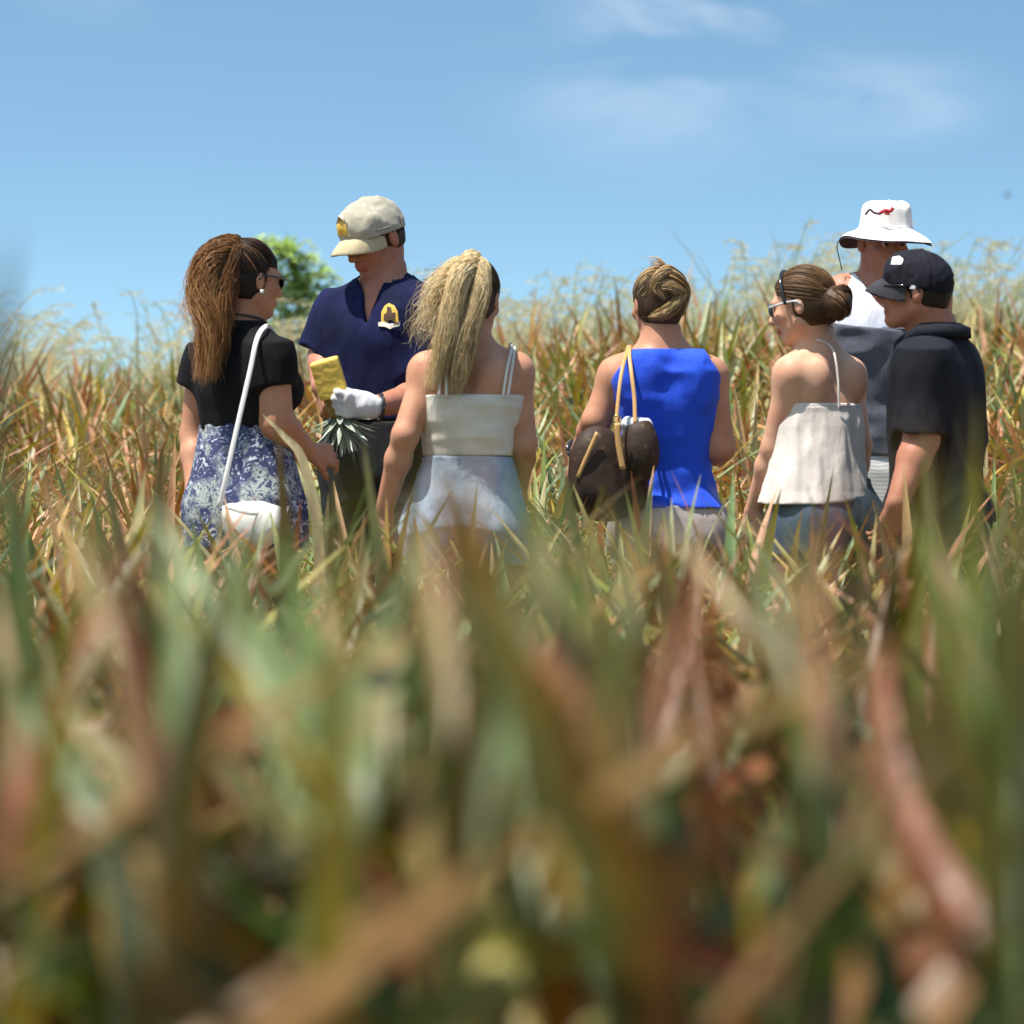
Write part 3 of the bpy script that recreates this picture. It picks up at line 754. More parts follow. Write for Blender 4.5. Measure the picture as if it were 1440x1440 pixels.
    g = [rt, A(676, 372, -.09), A(677, 410, -.13), A(662, 460, -.14), A(650, 515, -.13), A(640, 550, -.12)]
    strands(mb, g, [.014, .024, .027, .026, .022, .008], 1300, (bl, pl+[(.40, .27, .12)]), .0008, 16, .01, 22, (.5, 1), curl=.006)
    g = [rt, A(650, 375, -.08), A(622, 400, -.08), A(606, 440, -.08), A(600, 480, -.08)]
    strands(mb, g, [.02, .035, .04, .035, .03], 420, (bl, pl), .0007, 16, .030, 23, (.5, 1), curl=.02)
    g = [rt, A(650, 385, -.06), A(618, 402, -.05), A(592, 418, -.05)]
    strands(mb, g, [.02, .035, .04, .03], 40, (bl, dk), .0010, 14, .026, 24, (.6, 1), curl=.02)
    hair = F.mb('hair', mb, HAIRM)
    return F
woman_blonde()

# ---- 4: woman in the blue tank dress
def woman_blue():
    D = 10.0; A = lambda x, y, dd=0: at(x, y, D+dd)
    F = Fig(D, (-.10, 1), A(934, 484), A(942, 742, .03), FEM, .96, 1.0)
    F.legs()
    la = F.arm(A(866, 530, .02), A(838, 592, .0), A(812, 640, .15), (.050, .042, .038, .026))
    ra = F.arm(A(1000, 530, .02), A(1014, 630, .0), A(980, 648, .20), (.046, .041, .038, .026))
    F.P += [cone(A(926, 499), A(870, 527), .046, .044, .06), cone(A(928, 499), A(994, 527, .02), .046, .044, .06)]
    hc = A(923, 426, .02); hf = V(-.38, .92, -.05)
    hp, R, T = head_prims(hc, hf, .87); F.P += hp
    F.P += [cone(A(927, 490), T(0, -.02, -.06), .054, .052, .02)]
    F.P += [gl(ell(F.c(1.02)+F.off(sx*.08, -.052, 0), V(.075, .066, .08), None, .05)) for sx in (-1, 1)]
    F.P += [ell(F.c(.18)+F.off(sx*.08, -.078, 0), V(.055, .035, .07), None, .04) for sx in (-1, 1)]
    F.P += [ell(F.c(.36)+F.off(sx*.075, .10, 0), V(.065, .06, .06), None, .04) for sx in (-1, 1)]
    F.P += hand_prims(la[2], V(-.25, .6, -.6), V(.6, .3, -.5), side=1, curl=(35, 40, 25), s=.92)+hand_prims(ra[2], V(-.6, .6, .1), V(0, .3, -.9), side=-1, s=.92)
    F.build('person', 'woman in a bright blue tank top with her fair hair swept up', SK_TAN)
    lips(F, T)
    blue = cloth_mat('blue_jersey', (.008, .085, .72), (.005, .055, .58), .6, .1)
    zt = A(0, 492)[2]; zb = A(0, 714)[2]; cx = F.neck[0]
    def clip(P):
        u = np.abs((P-F.neck)@F.r.astype(np.float32)); z = P[..., 2]
        arm = u-(.112+.052*sstep(0, .10, zt-z)+.1*sstep(.09, .15, zt-z))
        return np.maximum(np.maximum(z-zt-.12*np.clip(u-.06, 0, .1)*0, zb-z), arm*.8)
    top = F.part('blue_top', F.P[:1]+[cone(A(930, 500), A(892, 516), .046, .040, .05), cone(A(934, 500), A(980, 516, .02), .046, .040, .05)]+F.legP[:1]+F.legP[4:5] +
           [ell(F.c(1.02)+F.off(sx*.08, -.075, 0), V(.085, .075, .085), None, .05) for sx in (-1, 1)]+[ell(F.c(.18)+F.off(sx*.08, -.078, 0), V(.055, .035, .07), None, .04) for sx in (-1, 1)], blue, h=.005, off=.007, wr=folds(.010, (8, 8, 16), 3), clip=clip)
    rows = [(A(0, y)[2], F.c(t)[0], F.c(t)[1], w, e) for y, t, w, e in ((716, .88, .152, .120), (730, .96, .162, .130), (760, 1.1, .170, .136), (800, 1.2, .17, .136))]
    F.part('grey_shorts', [loft(rows[:3], F.f), F.legP[0], F.legP[4]]+[p for p in F.P if getattr(p, 'gl', 0)], cloth_mat('grey_linen', (.46, .40, .38), (.38, .33, .31)), h=.006, off=.006, clip=lambda P: np.maximum(A(0, 795)[2]-P[..., 2], P[..., 2]-A(0, 711)[2]), wr=folds(.006, (14, 14, 8), 7))
    mb = MB(); root = (.03, -.07, .075)
    go = [(.44, .27, .11), (.64, .44, .20), (.26, .15, .06), (.80, .62, .36)]; dk = [(.09, .05, .025), (.06, .03, .015)]
    bun = ell(T(.012, -.080, .048), V(.050, .038, .052), R, .03)
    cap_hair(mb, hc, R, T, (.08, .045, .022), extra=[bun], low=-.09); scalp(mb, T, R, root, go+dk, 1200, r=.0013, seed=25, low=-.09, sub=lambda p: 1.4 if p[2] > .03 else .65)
    for i, (g, n) in enumerate((([T(-.06, -.03, -.05), T(-.02, -.11, -.045), T(.045, -.118, .02), T(.05, -.08, .09)], 150),
                 ([T(-.065, -.03, .03), T(-.02, -.112, .045), T(.035, -.122, .025), T(.06, -.08, -.03)], 150),
                 ([T(-.05, -.05, .09), T(0, -.115, .08), T(.05, -.11, .035), T(.055, -.075, -.05)], 150),
                 ([T(.04, -.06, .1), T(-.01, -.11, .095), T(-.045, -.10, .05), T(-.02, -.115, .0)], 110))):
        strands(mb, g, [.012, .022, .022, .008], n*2, (go, go), .0012, 12, .003, 31+i, (.8, 1))
    strands(mb, [T(.0, -.07, .10), T(-.02, -.07, .125), T(-.04, -.05, .125)], [.01, .02, .03], 50, (go, go), .0012, 10, .012, 40, (.6, 1), curl=.008)
    F.mb('hair', mb, HAIRM)
    b = MB(); wc = A(815, 634, .14); ax = nrm(la[1]-la[2]); s1 = nrm(np.cross(ax, (0, 0, 1))); s2 = np.cross(ax, s1)
    tube(b, [wc+(s1*math.cos(a)+s2*math.sin(a))*.032 for a in np.linspace(0, 2*math.pi, 15)], .012, 40, 8, None, tuple(ax), .35); F.mb('wrist_watch', b, M_BLACK)
    # bag
    br, nt, p, out = new_mat('brown_canvas'); p.inputs['Specular IOR Level'].default_value = .2
    vo = N(nt, 'ShaderNodeTexVoronoi', Scale=34.); tc = nt.nodes.new('ShaderNodeTexCoord'); nt.links.new(tc.outputs['Object'], vo.inputs['Vector'])
    nt.links.new(ramp(nt, vo.outputs['Distance'], [(.12, (.10, .065, .035)), (.26, (.045, .027, .018)), (.8, (.035, .021, .015))]), p.inputs['Base Color'])
    p.inputs['Roughness'].default_value = .6; bump(nt, p, noise(nt, 20, 3), .4, .01)
    tanl = plain('tan_leather', (.52, .30, .11), .45, vary=.12)
    bc = A(862, 655, -.17); Rb = frame_from(V(-.35, .94, 0))
    bg = [ell(bc+V(-.045, .0, -.015), V(.088, .055, .125), Rb, .055), ell(bc+V(.078, -.012, .045), V(.054, .048, .092), Rb, .022), ell(bc+V(-.005, .02, -.085), V(.118, .055, .065), Rb, .055)]
    hol = [ell(bc+V(.070, -.005, .145), V(.045, .030, .03), Rb, .012, sub=True)]
    bag = sdf_obj('shoulder_bag', bg+hol, br, None, bc, h=.005, wr=folds(.010, (9, 9, 6), 14))
    tag(bag, 'slouchy brown bag with tan trim on the shoulder of the woman in blue', 'bag')
    b = MB()
    strap(b, [A(868, 608, -.245), A(867, 590, -.235), A(871, 545, -.20), A(876, 515, -.16), A(881, 497, -.10), A(884, 487, -.02), A(884, 500, .08)], .0055, 40)
    link('strap', b.mesh('strap', tanl, bc), bag); b = MB()
    strap(b, [A(893, 596, -.20), A(892, 560, -.175), A(888, 525, -.15), A(885, 497, -.10), A(887, 487, -.02), A(887, 500, .08)], .0060, 40)
    link('strap', b.mesh('strap', tanl, bc), bag)
    b = MB(); strap(b, [A(868, 595, -.262), A(870, 625, -.262), A(876, 660, -.262)], .009, 14, .4); strap(b, [A(840, 608, -.235), A(826, 640, -.238), A(812, 672, -.235)], .006, 14, .5)
    link('trim', b.mesh('trim', tanl, bc), bag)
    b = MB(); tube(b, [A(868+5*math.cos(a), 590+6*math.sin(a), -.25) for a in np.linspace(0, 2*math.pi, 13)], .003, 24, 6, None, (0, 1, 0)); link('ring', b.mesh('ring', plain('brass', (.7, .5, .2), .25, metal=1), bc), bag)
    tc_ = A(897, 597, -.17)
    tow = sdf_obj('folded_cloth', [cone(tc_+V(-.028, 0, .002), tc_+V(.026, 0, -.002), .020, .018, .02), cone(tc_+V(-.024, .02, -.03), tc_+V(.022, .02, -.03), .02, .02, .02)], cott_w, None, tc_, h=.0035, wr=folds(.004, (30, 30, 50), 2))
    tag(tow, 'folded white cloth poking out of the brown shoulder bag', 'cloth')
cott_w = cloth_mat('white_towel', (.76, .78, .82), (.66, .68, .74), .95)
woman_blue()

# ---- 5: woman in the pale halter top
def woman_halter():
    D = 9.7; A = lambda x, y, dd=0: at(x, y, D+dd)
    F = Fig(D, (-.56, .83), A(1150, 486, .02), A(1158, 736, .0), FEM, .78, .87)
    F.legs()
    la = F.arm(A(1114, 528, -.06), A(1090, 630, .0), A(1060, 716, .10), (.046, .040, .038, .025))
    ra = F.arm(A(1190, 530, .10), A(1206, 625, .10), A(1196, 715, .14), (.049, .041, .039, .025))
    F.P += [cone(A(1147, 502, .01), A(1117, 526, -.05), .043, .043, .06), cone(A(1150, 502, .01), A(1190, 528, .09), .043, .043, .06)]
    hc = A(1128, 427, -.01); hf = V(-.90, .38, -.20)
    hp, R, T = head_prims(hc, hf, .89); F.P += hp
    F.P += [cone(A(1147, 492, .01), T(0, -.02, -.06), .050, .048, .02)]
    F.P += [gl(ell(F.c(1.02)+F.off(sx*.075, -.052, 0), V(.075, .066, .08), None, .05)) for sx in (-1, 1)]
    F.P += [ell(F.c(.2)+F.off(sx*.07, -.078, 0), V(.040, .024, .058), None, .025) for sx in (-1, 1)]; F.spine()
    F.P += [ell(F.c(.38)+F.off(sx*.045, .065, 0), V(.045, .045, .045), None, .04) for sx in (-1, 1)]
    F.P += hand_prims(la[2], V(-.15, .2, -.95), V(.5, .8, 0), side=1, s=.9)+hand_prims(ra[2], V(-.1, .2, -.95), V(-.8, .3, .1), side=-1, s=.9)
    F.build('person', 'woman in a loose pale halter top with low brown bun and sunglasses', SK_FAIR)
    lips(F, T); shades(F, T, plain('blue_lens', (.05, .07, .09), .08, .7, b=0), plain('pale_frame', (.45, .48, .52), .25, b=0))
    m = cloth_mat('pale_chiffon', (.66, .59, .54), (.58, .51, .46), .8, .2)
    zz = lambda y: A(0, y)[2]
    rows = []
    for y, t, w, e, dx in ((572, .34, .140, .113, 0), (585, .4, .138, .112, 0), (620, .52, .140, .116, -.006), (660, .68, .150, .125, -.016), (692, .80, .166, .138, -.024), (712, .90, .176, .146, -.03)):
        c = F.c(t)+F.r*dx; rows.append((zz(y), c[0], c[1], w*.90, e*.92))
    F.part('halter_top', [loft(rows, F.f, n=2.1)]+[ell(F.c(.38)+F.off(sx*.045, .065, -.01), V(.060, .055, .060), None, .05) for sx in (-1, 1)], m, h=.005, off=.004, wr=lambda P: folds(.014, (20, 20, 2.2), 16)(P)*sstep(0, .06, zz(573)-P[..., 2]), clip=lambda P: np.maximum(P[..., 2]-zz(572), zz(705)+.05*np.clip((P-F.hip)@F.r.astype(np.float32), -.15, .15)*1.2+.012*vnoise(P, (9, 9, 1), 4)-P[..., 2]))
    b = MB(); strap(b, [F.c(.345)+F.off(.1275*math.cos(a), .105*math.sin(a), .0) for a in np.linspace(0, 2*math.pi, 25)], .008, 60, .5); 
    strap(b, [A(1180, 577, -.095), A(1179, 540, -.095), A(1175, 505, -.08), A(1168, 487, -.05), A(1150, 478, -.055), A(1133, 478, -.02), A(1122, 490, .05)], .0035, 40, .7)
    F.mb('halter_band', b, m)
    rows = [(zz(y), F.c(t)[0], F.c(t)[1], w, e) for y, t, w, e in ((678, .74, .132, .110), (700, .86, .146, .122), (735, 1., .160, .134), (770, 1.12, .162, .134), (790, 1.2, .16, .13))]
    F.part('denim_shorts', [loft(rows[:4], F.f), F.legP[0], F.legP[4]]+[p for p in F.P if getattr(p, 'gl', 0)], denim_d, h=.006, off=.009, clip=lambda P: zz(790)-P[..., 2], wr=folds(.005, (14, 14, 8), 7))
    mb = MB(); root = (0, -.105, -.01)
    hb = [(.17, .085, .033), (.24, .13, .055), (.11, .05, .02), (.30, .17, .075)]; dk = [(.05, .022, .010), (.09, .04, .016)]
    bun = T(-.01, -.122, -.028)
    cap_hair(mb, hc, R, T, (.09, .045, .018), extra=[ell(bun, V(.040, .036, .042), R, .02)], low=-.085); scalp(mb, T, R, root, hb, 1300, r=.0013, seed=45, low=-.085)
    for i in range(9):
        a = i*.7; g = [bun+R@(V(math.cos(a+t)*.036, math.sin(a*1.7+t)*.028, math.sin(a+t)*.038)) for t in np.linspace(0, 4.2, 7)]
        strands(mb, g, [.008, .013, .013, .008], 42, (hb+dk, hb), .0017, 14, .002, 50+i, (.8, 1))
    strands(mb, [T(-.05, -.02, -.05), T(-.03, -.08, -.075), T(0, -.10, -.10)], [.01, .012, .015], 30, (hb, hb), .0012, 8, .01, 70)
    hair = F.mb('hair', mb, HAIRM)
    b = MB(); strap(b, [T(.089*math.cos(a), .030+.008*math.sin(a), .014+.103*math.sin(a)) for a in np.linspace(-.15, math.pi+.15, 15)], .005, 30, .5, (0, 1, 0)); F.mb('headband', b, M_BLACK)
woman_halter()

# ---- 6: man in the white bucket hat
def man_hat():
    D = 10.75; A = lambda x, y, dd=0: at(x, y, D+dd)
    F = Fig(D, (.12, -1), A(1240, 396), A(1232, 640, .02), MAL, .96, 1.06)
    F.legs(.09, .10)
    rA = F.arm(A(1184, 418, .02), A(1178, 520, .04), A(1182, 600, -.05), (.058, .049, .045, .030))
    lA = F.arm(A(1312, 418, .03), A(1322, 520, .05), A(1316, 600, -.02), (.058, .049, .045, .030))
    F.P += [cone(A(1238, 405), A(1189, 412, .02), .055, .057, .05), cone(A(1242, 405), A(1306, 412, .02), .055, .057, .05)]
    hc = A(1243, 338, -.03); hf = V(.30, -.93, -.18)
    hp, R, T = head_prims(hc, hf, .95); F.P += hp
    F.P += [cone(A(1240, 402, .01), T(0, -.03, -.05), .062, .060, .02)]
    F.P += hand_prims(rA[2], V(0, -.3, -.9), V(.8, -.2, 0), side=-1)+hand_prims(lA[2], V(0, -.3, -.9), V(-.8, -.2, 0), side=1)
    F.build('person', 'man in a white bucket hat and a sleeveless white and grey top', SK_RUDDY)
    lips(F, T); eyes(F, T, R)
    wh = cloth_mat('white_ribbed', (.78, .78, .86), (.70, .70, .80), .85); gy = cloth_mat('slate_jersey', (.095, .105, .135), (.075, .08, .10), .85)
    zz = lambda y: A(0, y)[2]
    base = F.P[:1]+[cone(A(1238, 406), A(1193, 414, .02), .055, .055, .05), cone(A(1242, 406), A(1302, 414, .02), .055, .055, .05)]
    fr = F.r.astype(np.float32)
    def clip(P):
        u = (P-F.neck)@fr; z = P[..., 2]; au = np.abs(u); v = (P-F.neck)@F.f.astype(np.float32)
        arm = au-(.118+.10*np.clip((zz(430)-z)/.12, 0, 1))
        neck = np.where(v > -.03, np.minimum(zz(440)+4*au**2*4-z, 9)*-.5, z-zz(398))
        return np.maximum(np.maximum(arm*.8, neck), np.maximum(zz(466)-z, z-zz(384)))
    F.part('tank_top', base, wh, h=.0055, off=.009, wr=folds(.003, (9, 9, 4), 12), clip=clip)
    F.part('grey_shirt', F.P[:1]+F.legP[:1]+F.legP[4:5], gy, h=.006, off=.011, wr=folds(.018, (7, 7, 12), 22), clip=lambda P: np.maximum(P[..., 2]-zz(466)-.10*np.clip((P-F.neck)@fr, -.2, .2)-.02*vnoise(P, (8, 8, 1), 2), zz(642)-P[..., 2]))
    m, nt, p, out = new_mat('striped_cotton')
    tc = nt.nodes.new('ShaderNodeTexCoord'); wv = N(nt, 'ShaderNodeTexWave', Scale=26., Distortion=2.5); wv.bands_direction = 'Z'; nt.links.new(tc.outputs['Object'], wv.inputs['Vector'])
    nt.links.new(ramp(nt, wv.outputs['Fac'], [(.2, (.62, .60, .57)), (.8, (.44, .43, .42))]), p.inputs['Base Color']); p.inputs['Roughness'].default_value = .85
    rows = [(zz(y), F.c(t)[0], F.c(t)[1], w, e) for y, t, w, e in ((632, .92, .17, .13), (660, 1.02, .185, .145), (700, 1.1, .19, .15), (760, 1.2, .19, .15))]
    F.part('striped_shorts', [loft(rows, F.f)], m, h=.006, off=.006, wr=folds(.008, (12, 12, 9), 7))
    # bucket hat
    hm = cloth_mat('hat_cotton', (.82, .79, .76), (.76, .73, .70), .85); un = cloth_mat('hat_underside', (.10, .07, .10), None, .9)  # brim underside coloured darker than the rest of the hat
    hc = hc+V(.006, 0, .012)
    prof = [(0, .128), (.03, .128), (.062, .123), (.082, .112), (.090, .096), (.094, .06), (.098, .035), (.106, .027), (.128, .017), (.150, .005), (.166, -.008), (.170, -.012)]
    prof = [(a*.87, b*.92) for a, b in prof]
    prof = [tuple(p_) for p_ in spline([(a, b, 0) for a, b in prof], 40)[:, :2]]
    Rh = frame_from(V(.30, -.93, -.06))
    def hat_ring(off, i0=0, drop=0):
        vs = []; n = 56
        for k, (r, z) in enumerate(prof[i0:]):
            for j in range(n):
                a = 2*math.pi*j/n; t = max(0, (r-.086)/.06)
                dz = t*(.010*math.sin(2*a+.6)+.007*math.sin(3*a+2))+(.0035*math.sin(5*a+k*.2)+.002*math.sin(9*a+k*.5))*(1 if 0.04 < r < .095 else .3)
                rr = r*(1+.03*math.sin(3*a+1)*(1-t))*(1.0 if t == 0 else 1)
                vs.append(hc+Rh@V((rr+off)*math.cos(a)*.98, (rr+off)*math.sin(a)*(1.22 if math.sin(a) > 0 else 1.06)-.006, z+dz-.004+drop))
        m_ = len(prof)-i0
        q = [(k*n+j, k*n+(j+1) % n, (k+1)*n+(j+1) % n, (k+1)*n+j) for k in range(m_-1) for j in range(n)]
        return np.array(vs), q
    b = MB(); v, q = hat_ring(0); b.add(v, [f[::-1] for f in q]); hat = F.mb('bucket_hat', b, hm)
    b = MB(); v, q = hat_ring(-.0006, 27, -.006); b.add(v, q); link('brim_underside', b.mesh('brim_underside', un, F.org), hat)
    b = MB(); strap(b, [hc+Rh@V(.0855*math.cos(a)*.98, .0865*math.sin(a)*(1.22 if math.sin(a) > 0 else 1.06)-.006, .028) for a in np.linspace(0, 2*math.pi, 25)], .0025, 60, .8, tuple(Rh[:, 2])); link('seam', b.mesh('seam', hm, F.org), hat)
    red = plain('red_thread', (.48, .03, .04), .6); dkr = plain('dark_thread', (.08, .02, .05), .6)
    hit = lambda px, py: A(px, py, -.158)
    b = MB(); strap(b, [hit(1217, 302), hit(1223, 295), hit(1229, 299), hit(1238, 301)], .0035, 16, .6); 
    for i in range(3): b.v[0] = b.v[0]
    link('stitched_mark', b.mesh('stitched_mark', dkr, F.org), hat)
    b = MB(); strap(b, [hit(1237, 300), hit(1245, 296), hit(1252, 297), hit(1256, 292)], .0055, 16, .6); strap(b, [hit(1244, 300), hit(1251, 301)], .004, 6, .6); link('stitched_mark', b.mesh('stitched_mark', red, F.org), hat)
    b = MB(); tube(b, [hc+Rh@V(-.0, .0, 0)+V(-.145, -.03, -.005), A(1177, 345, -.04), A(1180, 362, -.04), A(1184, 380, -.04)], .0018, 14, 5); link('cord', b.mesh('cord', M_BLACK, F.org), hat)
    mb = MB(); br = [(.06, .035, .02), (.10, .06, .04)]; cap_hair(mb, hc, R, T, (.05, .03, .02), low=-.05, off=.001); F.mb('hair', mb, HAIRM)
man_hat()

# ---- 7: man in the black cap
def man_cap():
    D = 9.45; A = lambda x, y, dd=0: at(x, y, D+dd)
    F = Fig(D, (-.84, .54), A(1315, 468, .02), A(1320, 725, .06), MAL, .78, .88)
    F.legs(.095, .10)
    lA = F.arm(A(1297, 516, -.12), A(1296, 618, -.13), A(1262, 706, -.20), (.058, .050, .046, .031))
    rA = F.arm(A(1334, 516, .13), A(1342, 620, .14), A(1340, 715, .20), (.058, .050, .046, .031))
    F.P += [cone(A(1311, 486, .0), A(1298, 512, -.10), .048, .046, .06), cone(A(1315, 486, .03), A(1333, 513, .12), .046, .050, .06)]
    hc = A(1288, 407, -.01); hf = V(-.95, .20, .06)
    hp, R, T = head_prims(hc, hf, .90); F.P += hp
    F.P += [cone(A(1311, 474, .01), T(0, -.03, -.05), .062, .060, .02)]
    F.P += hand_prims(lA[2], V(-.3, .3, -.9), V(-.4, .8, 0), side=1)+hand_prims(rA[2], V(-.3, .3, -.9), V(0, -.8, 0), side=-1)
    F.build('person', 'man in a black cap and black polo standing side on at the right end', SK_RUDDY)
    lips(F, T); shades(F, T)
    bk = cloth_mat('black_pique', (.016, .017, .024), (.010, .011, .016), .75, .15)
    zz = lambda y: A(0, y)[2]
    hole = neck_hole(A(1311, 466, .01), F, A(0, 468)[2], .086, .15)
    tp = F.P[:1]+[cone(A(1311, 487, .0), A(1298, 514, -.10), .048, .048, .06), cone(A(1315, 487, .03), A(1333, 515, .12), .046, .052, .06),
        sleeve(A(1297, 510, -.12), A(1293, 600, -.12), .050, .058, .05), sleeve(A(1334, 511, .13), A(1341, 600, .14), .050, .056, .05)]+F.legP[:1]+F.legP[4:5]
    polo = F.part('polo_shirt', tp, bk, h=.006, off=.012, wr=lambda P: folds(.015, (11, 11, 4.5), 32)(P)*(.25+.75*sstep(0, .12, zz(500)-P[..., 2])), clip=lambda P: np.maximum(np.maximum(P[..., 2]-zz(448), zz(735)-P[..., 2]), hole(P)))
    b = MB(); c1 = A(1311, 462, .01)
    g = []
    for i in range(25):
        a0 = 2*math.pi*i/24; cx = math.sin(a0); cy = math.cos(a0); frn = max(0, cy)
        top = c1+F.off(.074*cx, .080*cy, .014-.05*frn); bot = c1+F.off(.108*cx, .112*cy, -.028-.05*frn)
        g.append((top, (top+bot)/2+F.off(.012*cx, .014*cy, .008), bot))
    b.add(np.array(g).reshape(-1, 3), [(i*3+j, (i+1)*3+j, (i+1)*3+j+1, i*3+j+1) for i in range(24) for j in range(2)])
    co = link('collar', b.mesh('collar', bk, F.org), polo); md = co.modifiers.new('s', 'SOLIDIFY'); md.thickness = .005
    F.part('shorts', [loft([r for r in F.rows if r[0] < zz(700)], F.f)]+F.legP[:1]+F.legP[4:5], cloth_mat('black_cotton', (.02, .02, .022)), h=.007, off=.012)
    ck = cloth_mat('cap_black', (.014, .014, .022), (.010, .010, .016), .7); cb = cloth_mat('brim_black', (.05, .05, .056), (.04, .04, .046), .7)
    cap = ball_cap(F, hc, R, T, ck, cb, billen=.068, drop=.034, low=-.012, rad=(.091, .108, .103))
    white = plain('white_thread', (.8, .8, .8), .6)
    ec = T(-.0, .0, .0)
    dr = V(.05, 1, 0); u = V(1, 0, 0); w = V(0, 0, 1)
    for (x, y), pl in (((1267, 357), [(-.012, -.010), (.016, -.012), (.022, .004), (.012, .014), (-.006, .012)]),
                       ((1277, 399), [(-.009, -.003), (.004, -.007), (.010, 0), (.002, .007)]), ((1283, 404), [(-.008, -.004), (.006, -.005), (.009, .003), (-.002, .006)])):
        decal('stitched_logo', cap, F.org, cap, A(x, y, -.3), u, w, dr, pl, white, .004)
    mb = MB(); br = [(.03, .018, .012), (.05, .03, .02)]; cap_hair(mb, hc, R, T, (.025, .015, .010), low=-.06, off=.003); scalp(mb, T, R, (0, -.1, -.06), br, 350, seed=9, low=-.06, rad=(.084, .102, .098), stop=.3)
    F.mb('hair', mb, HAIRM)
man_cap()
# ------------------------------------------------------------------ camera, light, sky
cam = bpy.data.cameras.new('camera'); co = bpy.data.objects.new('camera', cam); COL.objects.link(co); SC.camera = co
co.location = (0, 0, CAMZ); co.rotation_euler = (math.pi/2, 0, 0)
cam.sensor_width = 36; cam.lens = FPX/1440*36; cam.clip_end = 8000; cam.clip_start = .05
cam.dof.use_dof = True; cam.dof.focus_distance = 10.6; cam.dof.aperture_fstop = cam.lens/1000/.035; cam.dof.aperture_blades = 0
TO_SUN = nrm(V(-.30, -.16, .94))
sl = bpy.data.lights.new('sun', 'SUN'); sl.energy = 5.0; sl.angle = math.radians(.5); sl.color = (1, .95, .87)
so = bpy.data.objects.new('sun', sl); COL.objects.link(so); so.rotation_euler = Vector(TO_SUN).to_track_quat('Z', 'Y').to_euler()
w = bpy.data.worlds.new('World'); SC.world = w; w.use_nodes = True; nt = w.node_tree; nt.nodes.clear()
out = nt.nodes.new('ShaderNodeOutputWorld'); bg = nt.nodes.new('ShaderNodeBackground'); bg.inputs[1].default_value = .094
sky = nt.nodes.new('ShaderNodeTexSky'); sky.sky_type = 'NISHITA'; sky.sun_disc = False
sky.sun_elevation = math.asin(TO_SUN[2]); sky.sun_rotation = math.atan2(TO_SUN[0], TO_SUN[1]); sky.altitude = 200; sky.air_density = 1.0; sky.dust_density = .8; sky.ozone_density = 1.2
tc = nt.nodes.new('ShaderNodeTexCoord'); sep = nt.nodes.new('ShaderNodeSeparateXYZ'); nt.links.new(tc.outputs['Generated'], sep.inputs[0])
mz = nt.nodes.new('ShaderNodeMath'); mz.operation = 'MULTIPLY_ADD'; mz.inputs[1].default_value = 3.0; mz.inputs[2].default_value = .03; nt.links.new(sep.outputs[2], mz.inputs[0])
cmb = nt.nodes.new('ShaderNodeCombineXYZ'); nt.links.new(sep.outputs[0], cmb.inputs[0]); nt.links.new(sep.outputs[1], cmb.inputs[1]); nt.links.new(mz.outputs[0], cmb.inputs[2])
nrmz = nt.nodes.new('ShaderNodeVectorMath'); nrmz.operation = 'NORMALIZE'; nt.links.new(cmb.outputs[0], nrmz.inputs[0]); nt.links.new(nrmz.outputs[0], sky.inputs[0])
# thin drifting cloud
mp = nt.nodes.new('ShaderNodeMapping'); mp.inputs['Scale'].default_value = (.55, 1, 1.5); mp.inputs['Rotation'].default_value = (0, .62, 0); mp.inputs['Location'].default_value = (.38, 0, .12); nt.links.new(tc.outputs['Generated'], mp.inputs[0])
n1 = N(nt, 'ShaderNodeTexNoise', Scale=9., Detail=8., Roughness=.58, Distortion=.35); nt.links.new(mp.outputs[0], n1.inputs['Vector'])
def blob(cx, cz, rx, rz):
    mm = nt.nodes.new('ShaderNodeMapping'); mm.vector_type = 'TEXTURE'; mm.inputs['Location'].default_value = (cx, 0, cz); mm.inputs['Scale'].default_value = (rx, 1e3, rz)
    nt.links.new(tc.outputs['Generated'], mm.inputs[0]); g = nt.nodes.new('ShaderNodeTexGradient'); g.gradient_type = 'QUADRATIC_SPHERE'; nt.links.new(mm.outputs[0], g.inputs[0]); return g.outputs[0]
S = None
for a in ((.045, .138, .075, .05), (-.110, .156, .05, .020), (.112, .122, .045, .02), (.07, .15, .06, .03)):
    g = blob(*a)
    if S is None: S = g
    else:
        ad = nt.nodes.new('ShaderNodeMath'); ad.operation = 'ADD'; nt.links.new(S, ad.inputs[0]); nt.links.new(g, ad.inputs[1]); S = ad.outputs[0]
cr = ramp(nt, n1.outputs['Fac'], [(.40, (0,)*3), (.68, (1,)*3)])
mu = nt.nodes.new('ShaderNodeMath'); mu.operation = 'MULTIPLY'; nt.links.new(S, mu.inputs[0]); nt.links.new(cr, mu.inputs[1])
mu2 = nt.nodes.new('ShaderNodeMath'); mu2.operation = 'MULTIPLY'; mu2.use_clamp = True; mu2.inputs[1].default_value = .95; nt.links.new(mu.outputs[0], mu2.inputs[0])
nt.links.new(mixrgb(nt, mu2.outputs[0], mixrgb(nt, 1., sky.outputs[0], (1.10, 1.31, 1.20), 'MULTIPLY'), (7.6, 7.9, 8.2)), bg.inputs[0]); nt.links.new(bg.outputs[0], out.inputs[0])
vs = SC.view_settings; vs.view_transform = 'Standard'; vs.look = 'None'; vs.gamma = 1; vs.exposure = 0.78
SC.render.engine = 'CYCLES'; SC.cycles.use_denoising = True; SC.cycles.max_bounces = 6; SC.cycles.transparent_max_bounces = 4
SC.cycles.diffuse_bounces = 4; SC.cycles.glossy_bounces = 2; SC.cycles.transmission_bounces = 3; SC.cycles.caustics_reflective = False; SC.cycles.caustics_refractive = False

